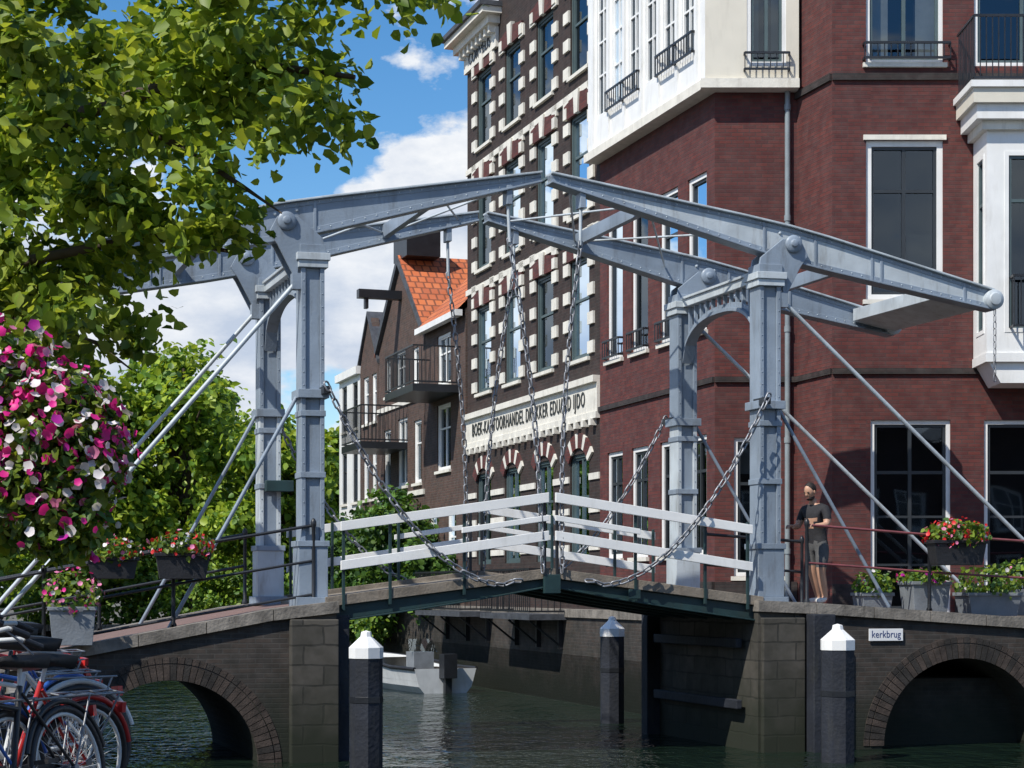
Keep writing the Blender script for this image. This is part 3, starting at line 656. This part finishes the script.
E,mb,f,L=house('brick_house',57.8,55.65,9.4,'hbrick',[(.4,1.1,2.3,4.4),(1.5,2.1,2.3,4.4),(.4,1.1,5.2,6.9),(1.5,2.1,5.2,6.9),(.4,1.1,7.6,9.1),(1.5,2.1,7.6,9.1)],10.9,'slate'); mb.build('walls_roof_windows',E)
E,mb,f,L=house('white_house',60.6,57.85,9.3,'white',[(.4,1.1,2.3,4.4),(1.9,2.6,2.3,4.4),(.4,1.1,5.2,6.9),(1.9,2.6,5.2,6.9),(.4,1.1,7.6,9.1),(1.9,2.6,7.6,9.1)],None,None,0,'frame'); mb.build('walls_roof_windows',E)
# opposite bank behind the viewpoint (seen as reflections in windows and water)
xx=-34
while xx<40:
    wd_=random.uniform(6,8); n=int(wd_/2.2); hh=random.uniform(10,12.5)
    E,mb,f,L=house('brick_house',0,0,hh-2,'hbrick',[(.6+i*2.2,1.8+i*2.2,c,c+1.9) for i in range(n) for c in (1.9,5,8) if c+2<hh-2],hh+1,'slate',a=(xx+wd_-.05,-17),b=(xx,-17),zb=1.0); mb.build('walls_roof_windows',E); xx+=wd_
# ------------------------------------------------------------------ mooring posts
def moor(x,y,h,r,ang):
    mb=MB(); U=Vector((math.cos(ang),math.sin(ang),0));V=Vector((-math.sin(ang),math.cos(ang),0)); Z=Vector((0,0,1))
    mb.lathe((x,y,0),[(r,-1.5),(r*1.0,h-.34),(0,h-.34)],'wood',8,(U,V,Z))
    mb.lathe((x,y,0),[(0,h-.345),(r*1.04,h-.34),(r*1.04,h-.2),(r*.35,h-.06),(r*.3,h),(0,h+.02)],'white',8,(U,V,Z))
    mb.lathe((x,y,0),[(r*1.02,.9),(r*1.03,.9),(r*1.03,.98),(r*1.02,.98)],'iron',8,(U,V,Z))
    mb.build('mooring_post',None,.01)
moor(4.45,24.6,1.87,.235,.3); moor(-1.88,23.2,1.81,.215,.2); moor(1.77,31.8,1.87,.215,.5)
mb=MB(); frs=lambda x,y,z:BR(x,-.35-y,z); mb.box(frs,4.78,5.32,.02,.035,1.6,1.78,'signw'); s_=mb.build('street_name_sign',None,.004)
text('kerkbrug',lambda x,y,z:BR(x,-.35-y,z),5.05,.037,1.695,.15,'blue','lettering',s_,sx=.85,ext=.001)
# ------------------------------------------------------------------ boat
BT=empty('motor_boat'); mb=MB(); fb=Fr((-2.4,42.9),(.42,-.9))
def hull(x):
    b=.85*math.sin(min(1,x*1.7)*math.pi/2)**.7*(1-.1*x); return b,-.05-.12*min(1,x*2),.78-.22*min(1,x*1.5)
n=12; secs=[]
for i in range(n+1):
    x=i/n; b,kz,gz=hull(max(.02,x)); X_=-2.1+4.2*x-(.25*(1-x)**3)
    secs.append([(X_,-b,gz),(X_,-b*.85,.15),(X_,-b*.5,kz),(X_,0,kz-.05),(X_,b*.5,kz),(X_,b*.85,.15),(X_,b,gz)])
V=[fb(*p) for s in secs for p in s]; mb.add(V,[(i*7+j,i*7+j+1,(i+1)*7+j+1,(i+1)*7+j) for i in range(n) for j in range(6)],'hull')
mb.add([fb(*p) for p in secs[-1]],[list(range(7))],'hull')
mb.add([fb(p[0],p[1]*.9,.28) for s in secs for p in (s[0],s[6])],[(2*i,2*i+1,2*i+3,2*i+2) for i in range(1,n)],'deck')
for j in (0,6): mb.tube([fb(*s[j]) for s in secs],.045,'blackpl',6)
mb.add([fb(p[0],p[1],p[2]+.02) for s in secs[:4] for p in (s[0],s[6])],[(2*i,2*i+1,2*i+3,2*i+2) for i in range(3)],'white')
mb.box(fb,.0,.35,-.65,.65,.45,.52,'deck'); mb.box(fb,1.2,1.55,-.65,.65,.45,.52,'deck'); mb.box(fb,.3,.8,-.25,.25,.3,.9,'grey'); mb.tube([fb(.3,0,.95),fb(.15,0,1.1)],.02,'iron',6)
mb.add([fb(.75,-.35,.9),fb(.75,.35,.9),fb(.55,.3,1.2),fb(.55,-.3,1.2)],[(0,1,2,3)],'glass')
mb.box(fb,2.1,2.4,-.16,.16,.35,.9,'iron'); mb.box(fb,2.15,2.28,-.08,.08,-.3,.4,'iron')
mb.build('hull_and_fittings',BT,0)
# ------------------------------------------------------------------ planters and flowers
def flowers(name,c,r,nl,nf,ls,fs,pal,parent,probs=None):
    c=np.array(c);r=np.array(r)
    Cl,dl=ball(nl,c,r*.97,.5); Cf,df=ball(nf,c,r*1.03,.86)
    keep=df[:,2]>-.85; Cf=Cf[keep];df=df[keep]; Cf+=rng.normal(size=Cf.shape)*.03
    lp=leafpart(Cl,ls,dl,2,up=.3,spread=.6)
    fp=(FLOWER,Cf,df*1.0+rng.normal(size=df.shape)*.5,rng.normal(size=df.shape),fs*(.65+.6*rng.random(len(Cf))),2+rng.choice(len(pal),len(Cf),p=probs))
    return inst(name,[lp,fp],[D2,L1]+pal,parent)
def planter(c,L,Wd,h,k,ang,nf=60,pal=None,taper=.85,fr_h=.16,name='flower_planter',probs=None):
    E=empty(name); f=Fr(c,(math.cos(ang),math.sin(ang))); mb=MB(); a,b=L/2,Wd/2
    mb.hexa([f(-a*taper,-b*taper,0),f(a*taper,-b*taper,0),f(a*taper,b*taper,0),f(-a*taper,b*taper,0),f(-a,-b,h),f(a,-b,h),f(a,b,h),f(-a,b,h)],k)
    for y in (-b,b): mb.box(f,-a-.015,a+.015,y-.02,y+.02,h-.04,h+.01,k)
    for x in (-a,a): mb.box(f,x-.02,x+.02,-b+.021,b-.021,h-.041,h+.011,k)
    mb.build('box',E,.006)
    p=f(0,0,h+fr_h*.5); ca,sa=abs(math.cos(ang)),abs(math.sin(ang))
    flowers('flowers',p,(a*1.1*ca+b*sa+.02,b*1.3*ca+a*sa+.02,fr_h),int(500*L),nf,.07,.032,pal or [PR,PP],E,probs)
    return E
ang=math.atan2(.224,.9746)
p=BR(-3.35-1.8,-.34,0); planter((p[0],p[1],2.5),.72,.26,.34,'blackpl',ang,110,[PR,PP,PW],probs=[.6,.25,.15],fr_h=.2)
p=BR(-3.35-2.72,-.34,0); planter((p[0],p[1],2.5),.66,.26,.28,'blackpl',ang,85,[PR,PP,PW],probs=[.5,.3,.2],fr_h=.2)
p=BR(-3.35-3.25,-.45,0); planter((p[0],p[1],1.62),.6,.45,.5,'grey',ang,90,[PP,PM,PW],probs=[.6,.2,.2],fr_h=.36)
p=BR(3.35+2.85,-.34,0); planter((p[0],p[1],2.72),.85,.3,.36,'blackpl',ang,140,[PR,PR,PP],probs=[.6,.2,.2],fr_h=.22)
p=BR(3.35+2.75,.35,0); planter((p[0],p[1],1.97),.62,.5,.5,'grey',ang,30,[PM,PPu],fr_h=.14)
p=BR(3.35+1.95,.45,0); planter((p[0],p[1],2.0),.5,.4,.3,'grey',ang,6,[PW],fr_h=.25)
p=BR(3.35+3.9,.5,0); planter((p[0],p[1],1.95),.9,.5,.35,'grey',ang,14,[PW],fr_h=.3)
p=BR(3.35+4.8,.9,0); planter((p[0],p[1],1.95),.8,.5,.4,'grey',ang,14,[PP],fr_h=.35)
E=empty('petunia_basket'); mb=MB(); bx_,by_=-2.03,7.8; px_=-2.42
mb.tube([(px_,by_,1.0),(px_,by_,3.6)],.035,'iron',12)
mb.tube([(px_,by_,2.4),(px_+.2,by_,2.55),(bx_,by_,2.64)],.018,'iron',8)
mb.lathe((bx_,by_,2.74),[(0,-.1),(.14,-.08),(.22,.06),(.25,.14),(.24,.14)],'blackpl',20)
mb.lathe((px_,by_,1.0),[(.11,0),(.11,.1),(.06,.16),(.05,.4),(.03,.42)],'iron',12)
mb.build('pole_and_bowl',E)
for c,r,nl,nf in (((-2.0,7.8,2.99),(.32,.31,.35),2900,640),((-2.2,7.75,3.23),(.25,.24,.27),1300,320),((-1.87,7.72,2.9),(.22,.22,.25),1200,230),((-2.12,7.72,2.74),(.27,.25,.22),1500,170),((-1.93,7.70,2.64),(.2,.18,.17),1000,60)):
    flowers('petunias',c,r,nl,nf,.042,.0245,[PM,PW,PP,PPu],E,[.40,.37,.12,.11])
# ------------------------------------------------------------------ trees
TR=empty('linden_tree'); mb=MB()
tr=Vector((-5.2,10.2,1.0))
mb.tube([tr,tr+Vector((.05,0,1.2)),tr+Vector((.15,-.1,2.6)),tr+Vector((.3,-.2,4.2)),tr+Vector((.3,-.3,6.5))],[.33,.25,.22,.17,.07],'bark',14)
def br(a,pts,r0):
    P=[Vector(a)]+[Vector(p) for p in pts]; n=len(P); mb.tube(P,[r0*(1-.85*i/(n-1)) for i in range(n)],'bark',8)
br((-5.0,10.1,3.2),[(-4,9.6,4.0),(-3,9.2,4.5),(-2,8.9,4.75),(-1.3,8.7,4.9),(-.75,8.6,4.8)],.08)
br((-5.0,10.1,3.6),[(-4,9.4,4.8),(-2.8,8.9,5.3),(-1.6,8.6,5.35),(-.6,8.5,5.2)],.09)
br((-5.05,10.1,2.9),[(-4.2,9.6,3.4),(-3.2,9.3,3.8),(-2.4,9,4.0),(-1.8,8.9,4.1),(-1.35,8.8,4.0)],.06)
br((-3.2,9.3,3.8),[(-2.6,9.2,3.75),(-2.1,9.1,3.6),(-1.9,9.0,3.45)],.025)
br((-2,8.9,4.75),[(-1.6,8.8,4.5),(-1.3,8.7,4.3),(-1.1,8.6,4.15)],.025)
mb.build('trunk_and_limbs',TR)
blobs=[((-2.15,9.1,4.9),(.95,1.0,.6)),((-1.35,8.7,4.98),(.48,.7,.38)),((-.6,8.5,5.22),(.34,.4,.12)),((-1.66,8.7,4.3),(.33,.5,.25)),((-2.2,9.0,4.1),(.45,.6,.42)),
 ((-2.05,8.9,3.7),(.22,.4,.17)),((-1.0,8.5,4.62),(.24,.35,.2)),((-1.42,8.6,4.04),(.16,.3,.11)),((-3.4,9.8,4.9),(1.0,1.2,.8)),((-3.3,9.6,3.9),(.9,.8,.5)),((-4.8,10.8,5.6),(1.6,1.6,1.0)),((-2.65,10.2,3.6),(.28,.4,.2))]
crown('foliage',blobs,440,88,.098,.062,[L1,L2,L3],TR,.3,[.42,.24,.34])
def bgtree(x,y,top,rad,n=150,leaf=.3,mats=[B1,B2,B3],zb=1.0):
    E=empty('linden_tree'); mb=MB(); h=top-zb
    mb.tube([(x,y,zb),(x+.1,y,zb+h*.3),(x-.1,y,zb+h*.6),(x,y,zb+h*.9)],[.32,.25,.16,.05],'bark',10)
    bl=[]
    for i in range(12):
        a=random.uniform(0,6.28); rr=random.uniform(.3,.8)*rad; z=zb+h*random.uniform(.2,.84)
        k=random.uniform(.28,.5)*rad
        bl.append(((x+rr*math.cos(a),y+rr*math.sin(a),z),(k,k,k*.75)))
        mb.tube([(x,y,zb+h*.3),(x+rr*.5*math.cos(a),y+rr*.5*math.sin(a),z-k*.5),(x+rr*math.cos(a),y+rr*math.sin(a),z)],[.13,.08,.03],'bark',6)
    bl.append(((x,y,top-rad*.4),(rad*.45,rad*.45,rad*.4))); bl.append(((x,y,zb+h*.5),(rad*.7,rad*.7,h*.33)))
    mb.build('trunk_and_limbs',E)
    crown('foliage',bl,n,60,rad*.095,leaf,mats,E,.6)
for x,y,t,r in ((-12.4,68,11.8,3.3),(-15.6,66,10.4,3.2),(-8.8,67,8.9,2.7),(-18.5,60,10.5,4),(-10.8,78,10.0,3.2),(-14,84,11,4),(-22,55,11,4),(-6.6,70,8.6,2.4),(-24,70,12,5)):
    bgtree(x,y,t,r,220,.26)
bgtree(-13.0,40,4.2,1.6,70,.2,[B2,D2,B1])
crown('distant_trees',[((x,130+random.uniform(-8,8),4),(7,4,random.uniform(4,6))) for x in range(-120,130,9)],700,40,1.2,.9,[B1,B2,D2],None,.5)
crown('hedge',[((-17+i*1.3,65.2,2.2),(1.0,.8,1.3)) for i in range(9)],170,60,.25,.16,[B1,D2,B2],None,.5)
crown('shrub',[((-3.2,50.2,3.6),(1.0,1.6,1.7)),((-4.6,53.5,3.2),(1.0,1.6,1.5)),((-2.2,48.2,2.7),(.6,1.0,.9))],220,60,.22,.15,[D1,D2,B2],None,.5)
crown('ivy',[((-3.9,51.5,1.5),(.4,1.8,.5)),((-4.9,55,1.4),(.4,1.6,.5))],80,60,.15,.12,[D2,B2,B1],None,.5)
# ------------------------------------------------------------------ bicycles
def bicycle(x,y,z,ang,col,tilt=0,crate=False):
    E=empty('bicycle'); R0=Matrix.Rotation(tilt,3,'X'); R1=Matrix.Rotation(ang,3,'Z')
    def f(a,b,c): v=R1@(R0@Vector((a,b,c))); return (v.x+x,v.y+y,v.z+z)
    d=lambda a,b,c:R1@(R0@Vector((a,b,c)))
    mb=MB(); r=.35; fw=(.56,0,r); rw=(-.52,0,r)
    for w in (fw,rw):
        mb.torus(f(*w),d(1,0,0),d(0,0,1),r-.02,.021,'blackpl',40,8); mb.torus(f(*w),d(1,0,0),d(0,0,1),r-.05,.012,'hull',40,6)
        for i in range(28):
            a=2*math.pi*i/28; e=.02*(1 if i%2 else -1); mb.tube([f(w[0]+.02*math.cos(a+.8),e,w[2]+.02*math.sin(a+.8)),f(w[0]+(r-.05)*math.cos(a),0,w[2]+(r-.05)*math.sin(a))],.0018,'hull',4,False)
        mb.tube([f(w[0],-.06,w[2]),f(w[0],.06,w[2])],.022,'chain',10)
        mb.torus(f(*w),d(1,0,0),d(0,0,1),r+.02,.018,col,24,6,.3 if w is rw else .5,2.9)
    bb=(0,0,.29); st=(-.17,0,.82); hd_=(.4,0,.86); hl=(.45,0,.68)
    for a,b,q in ((bb,st,.017),(hd_,hl,.02),((-.13,0,.7),(.41,0,.8),.015),(bb,hl,.018)): mb.tube([f(*a),f(*b)],q,col,10)
    for e in (-.045,.045):
        mb.tube([f(0,e*.6,.29),f(-.52,e,.35)],.01,col,8); mb.tube([f(-.16,e*.4,.78),f(-.52,e,.35)],.009,col,8); mb.tube([f(.45,e*.8,.68),f(.5,e,.5),f(.56,e,.35)],.012,col,8)
    mb.tube([f(*st),f(-.2,0,.95)],.013,'hull',8); mb.tube([f(*hd_),f(.36,0,1.05)],.014,'hull',8)
    mb.tube([f(.16,-.3,1.06),f(.26,-.28,1.1),f(.38,-.12,1.07),f(.38,.12,1.07),f(.26,.28,1.1),f(.16,.3,1.06)],.013,'hull',8)
    for e in (-1,1): mb.tube([f(.14,.305*e,1.055),f(.25,.285*e,1.095)],.019,'blackpl',8); mb.tube([f(.27,.27*e,1.09),f(.2,.31*e,1.02)],.006,'chain',6)
    mb.lathe(f(.44,0,.98),[(0,-.04),(.03,-.03),(.05,.0),(.045,.03),(0,.035)],'hull',12,(d(0,1,0),d(0,0,1),d(1,0,0)))
    mb.add([f(-.34,-.1,.97),f(-.34,.1,.97),f(-.1,.05,.985),f(.03,.02,.97),f(.03,-.02,.97),f(-.1,-.05,.985),f(-.33,-.085,.9),f(-.33,.085,.9),f(.02,0,.93)],[(0,1,2,5),(5,2,3,4),(0,6,7,1),(0,5,6),(5,4,8,6),(1,7,2),(2,7,8,3),(3,8,4),(6,8,7)],'blackpl',True)
    for e in (-.06,.06): mb.tube([f(-.2,e,.74),f(-.75,e,.74)],.007,'chain',6); mb.tube([f(-.72,e,.74),f(-.52,e*.8,.35)],.006,'chain',6)
    for q in (-.3,-.45,-.6,-.75): mb.tube([f(q,-.06,.74),f(q,.06,.74)],.006,'chain',6)
    mb.extr([(-.56,.3),(-.5,.42),(.06,.39),(.1,.29),(.04,.2),(-.5,.3)],f,-.07,-.05,'blackpl')
    for e,sgn in ((-.09,1),(.09,-1)):
        mb.tube([f(0,e,.29),f(.12*sgn,e,.29-.12*sgn)],.011,'chain',6); lo,hi=min(e*1.1,e*2.1),max(e*1.1,e*2.1); mb.box(f,.12*sgn-.045,.12*sgn+.045,lo,hi,.29-.12*sgn-.012,.29-.12*sgn+.012,'blackpl')
    mb.box(f,-.8,-.77,-.04,.04,.62,.68,'redp')
    if crate:
        for i in range(5):
            zz=.82+i*.05
            mb.box(f,.5,.85,-.2,-.19,zz,zz+.03,'blackpl');mb.box(f,.5,.85,.19,.2,zz,zz+.03,'blackpl');mb.box(f,.5,.51,-.19,.19,zz,zz+.03,'blackpl');mb.box(f,.84,.85,-.19,.19,zz,zz+.03,'blackpl')
        for a in (.5,.67,.84):
            for b in (-.2,.19): mb.box(f,a,a+.012,b-.002,b+.012,.8,1.07,'blackpl')
        mb.box(f,.5,.85,-.2,.2,.79,.802,'blackpl')
    mb.build('frame_wheels_bars',E)
bicycle(-2.55,9.3,1.03,math.radians(250),'iron',math.radians(8),True)
bicycle(-2.75,9.8,1.03,math.radians(238),'redp',math.radians(-6))
bicycle(-2.95,10.5,1.08,math.radians(225),'hull',math.radians(5))
bicycle(-3.2,11.3,1.08,math.radians(240),'bluep',math.radians(-5),True)
bicycle(-3.6,12.6,1.1,math.radians(230),'iron',math.radians(6))
bicycle(-2.72,8.9,1.03,math.radians(255),'bluep',math.radians(6))
bicycle(-4.1,14.2,1.12,math.radians(225),'redp',math.radians(-6))
# ------------------------------------------------------------------ man
skin=mat('skin',(.52,.3,.2),.5,.08,12,.05,60); shirt=mat('black_shirt',(.022,.022,.026),.85,.2,8,.3,50); shorts=mat('grey_shorts',(.1,.1,.1),.85,.2,8,.3,50)
hairm=mat('dark_hair',(.015,.01,.008),.6,.3,30,.6,80); shoe=mat('white_shoe',(.65,.63,.6),.6,.1,20,.1,40); eyem=mat('eye',(.02,.015,.01),.3,0,5,0); lip=mat('lips',(.33,.13,.1),.5,.05,9,0)
MAN=empty('man'); mo=Vector((4.56,26.88,2.15)); fd=Vector((-.75,-.66,0)).normalized(); ld=Vector((-fd.y,fd.x,0))
def mp(a,b,c): return mo+fd*a+ld*b+Vector((0,0,c))
def skinmesh(name,V,Ed,Rr,mats,fn,sub=2,root=0):
    me=bpy.data.meshes.new(name); me.from_pydata([mp(*v) for v in V],Ed,[]); o=bpy.data.objects.new(name,me); S.collection.objects.link(o)
    sk=o.modifiers.new('s','SKIN'); sk.use_smooth_shade=True; sk.branch_smoothing=.3
    for i,r in enumerate(Rr):
        d=me.skin_vertices[0].data[i]; d.radius=(r,r) if not hasattr(r,'__len__') else r; d.use_root=(i==root)
    ss=o.modifiers.new('u','SUBSURF'); ss.levels=sub; ss.render_levels=sub
    bpy.context.view_layer.update(); dg=bpy.context.evaluated_depsgraph_get()
    nm=bpy.data.meshes.new_from_object(o.evaluated_get(dg)); o.modifiers.clear(); o.data=nm; nm.materials.clear()
    for m in mats: nm.materials.append(m)
    for p in nm.polygons:
        c=p.center-mo; p.material_index=fn(c.dot(fd),c.dot(ld),c.z); p.use_smooth=True
    o.parent=MAN; return o
V=[(0,0,.94),(.02,0,1.1),(.05,0,1.27),(.06,0,1.42),(.08,0,1.49),(.12,0,1.58)]
Rr=[.165,.15,.175,.15,.065,.062]; Ed=[(0,1),(1,2),(2,3),(3,4),(4,5)]
def limb(start,pts,rs):
    pr=start
    for p,r in zip(pts,rs): V.append(p); Rr.append(r); Ed.append((pr,len(V)-1)); pr=len(V)-1
limb(0,[(-.0,.11,.84),(.04,.12,.65),(.07,.12,.49),(.02,.12,.3),(-.03,.12,.1),(.0,.12,.05),(.13,.13,.04),(.19,.13,.035)],[.12,.105,.07,.066,.045,.047,.043,.03])
limb(0,[(-.02,-.11,.84),(-.04,-.12,.65),(-.02,-.12,.49),(-.1,-.12,.3),(-.17,-.12,.1),(-.15,-.12,.05),(-.02,-.14,.04),(.04,-.14,.035)],[.12,.105,.07,.066,.045,.047,.043,.03])
limb(3,[(.06,.19,1.41),(.07,.25,1.29),(.12,.27,1.17),(.22,.25,1.15),(.32,.2,1.15)],[.082,.07,.053,.045,.03])
limb(3,[(.06,-.19,1.41),(.07,-.25,1.29),(.12,-.27,1.16),(.22,-.25,1.14),(.32,-.2,1.15)],[.082,.07,.053,.045,.03])
def fn(a,b,z):
    if z<.085: return 3
    if z<.55: return 0
    if a>.155 and z>.95 and z<1.26: return 0
    if abs(b)>.19 and z<1.25 and z>.9: return 0
    if z<.91: return 2
    if z>1.47 and abs(b)<.1: return 0
    return 1
skinmesh('body',V,Ed,Rr,[skin,shirt,shorts,shoe],fn,2)
for sd,(ha,hb,hc) in ((1,(.32,.2,1.15)),(-1,(.32,-.2,1.15))):
    V=[(ha-.02,hb,hc),(ha+.04,hb,hc+.01),(ha+.08,hb,hc+.01)];Ed=[(0,1),(1,2)]
    skinmesh('palm',V,Ed,[(.028,.02),(.04,.018),(.036,.016)],[skin],lambda *a:0,1)
    for i,(o_,l) in enumerate(((-.03,.07),(-.01,.08),(.01,.075),(.028,.06))):
        x=ha+.07; V=[(x,hb+o_,hc+.012),(x+l*.5,hb+o_,hc+.008),(x+l*.75,hb+o_,hc-.02),(x+l*.7,hb+o_,hc-.045)]
        skinmesh('finger',V,[(0,1),(1,2),(2,3)],[.0095,.009,.0085,.007],[skin],lambda *a:0,1)
    V=[(ha+.02,hb-sd*.03,hc),(ha+.05,hb-sd*.055,hc-.015),(ha+.08,hb-sd*.055,hc-.035)]
    skinmesh('thumb',V,[(0,1),(1,2)],[.012,.0105,.008],[skin],lambda *a:0,1)
def headpart(name,c,r,m,shape=None,sg=16):
    bm=bmesh.new(); bmesh.ops.create_uvsphere(bm,u_segments=24,v_segments=sg,radius=1)
    tl=math.radians(24)
    for v in bm.verts:
        a,b,z=v.co.x*r[0],v.co.y*r[1],v.co.z*r[2]
        if shape: a,b,z=shape(a,b,z)
        a+=c[0];b+=c[1];z+=c[2]
        A=a*math.cos(tl)+z*math.sin(tl); Z=-a*math.sin(tl)+z*math.cos(tl)
        v.co=mp(.12+A,b,1.56+Z)
    me=bpy.data.meshes.new(name); bm.to_mesh(me); bm.free(); me.materials.append(m)
    for p in me.polygons: p.use_smooth=True
    o=bpy.data.objects.new(name,me); S.collection.objects.link(o); o.parent=MAN
def hsx(a,b,z):
    if z<0: k=1-.35*(-z/.12); b*=k; a=a*(1-.15*(-z/.12))+.012*(-z/.12)
    if a>.06: a=.06+(a-.06)*.75
    return a,b,z
headpart('head',(.01,0,.11),(.1,.08,.125),skin,hsx)
headpart('hair',(-.016,0,.145),(.098,.084,.108),hairm,lambda a,b,z:(min(a,.045+max(0,z)*.3),b,z))
headpart('beard',(.03,0,.03),(.068,.06,.045),hairm,None,10)
headpart('nose',(.1,0,.095),(.02,.013,.026),skin,None,8)
headpart('mouth',(.1,0,.048),(.008,.024,.008),lip,None,8)
for e in (-1,1):
    headpart('ear',(-.0,e*.082,.1),(.02,.01,.032),skin,None,8); headpart('eye',(.085,e*.032,.118),(.012,.014,.008),eyem,None,8); headpart('brow',(.09,e*.032,.138),(.01,.022,.005),hairm,None,8)
# ------------------------------------------------------------------ light, world, camera
elev=math.radians(50); sd=Vector((-.70,-.71,0)).normalized()
sv=Vector((sd.x*math.cos(elev),sd.y*math.cos(elev),math.sin(elev)))
sl=bpy.data.lights.new('sun','SUN'); sl.energy=5.0; sl.angle=math.radians(.5); sl.color=(1,.95,.86)
so=bpy.data.objects.new('sun',sl); S.collection.objects.link(so); so.rotation_euler=sv.to_track_quat('Z','Y').to_euler()
w=bpy.data.worlds.new('World'); S.world=w; w.use_nodes=True; nt=w.node_tree; bg=nt.nodes['Background']
sky=N(nt,'ShaderNodeTexSky'); sky.sky_type='NISHITA'; sky.sun_disc=False; sky.sun_elevation=elev; sky.sun_rotation=math.atan2(sd.x,sd.y)%(2*math.pi); sky.ozone_density=2.5; sky.air_density=1.0; sky.dust_density=.2
tc=N(nt,'ShaderNodeTexCoord').outputs['Generated']
sx=N(nt,'ShaderNodeSeparateXYZ'); nt.links.new(tc,sx.inputs[0])
nz=noise(nt,7,tc,10,(1,1,1.7),.58); big=noise(nt,2.4,tc,3,(1,1,2.0),.5)
def mth(op,a,b):
    n=N(nt,'ShaderNodeMath',operation=op)
    for i,v in enumerate((a,b)):
        if hasattr(v,'node'): nt.links.new(v,n.inputs[i])
        else: n.inputs[i].default_value=v
    return n.outputs[0]
el=ramp(nt,sx.outputs[2],.17,.30)
d=mth('SUBTRACT',mth('ADD',mth('MULTIPLY',nz,.95),mth('MULTIPLY',big,.3)),mth('MULTIPLY',el,.19))
mask=ramp(nt,d,.515,.565)
shade=ramp(nt,mth('ADD',mth('MULTIPLY',noise(nt,9,tc,7,(1,1,2.0),.6),.8),mth('MULTIPLY',sx.outputs[2],.7)),.42,.62)
cc=mixc(nt,shade,(4.6,5.3,6.5),(8.4,8.5,8.6))
sat=N(nt,'ShaderNodeHueSaturation'); sat.inputs['Saturation'].default_value=1.32; sat.inputs['Value'].default_value=1.25; nt.links.new(sky.outputs[0],sat.inputs['Color'])
nt.links.new(mixc(nt,mask,sat.outputs[0],cc),bg.inputs[0]); bg.inputs[1].default_value=.12
cam=bpy.data.cameras.new('camera'); co=bpy.data.objects.new('camera',cam); S.collection.objects.link(co)
co.location=(0,0,2.35); co.rotation_euler=(math.pi/2,0,0); cam.sensor_width=36; cam.lens=63.28; cam.shift_y=.2012; cam.clip_end=3000; cam.clip_start=.1
S.camera=co
S.view_settings.view_transform='Standard'; S.view_settings.look='None'; S.view_settings.exposure=0
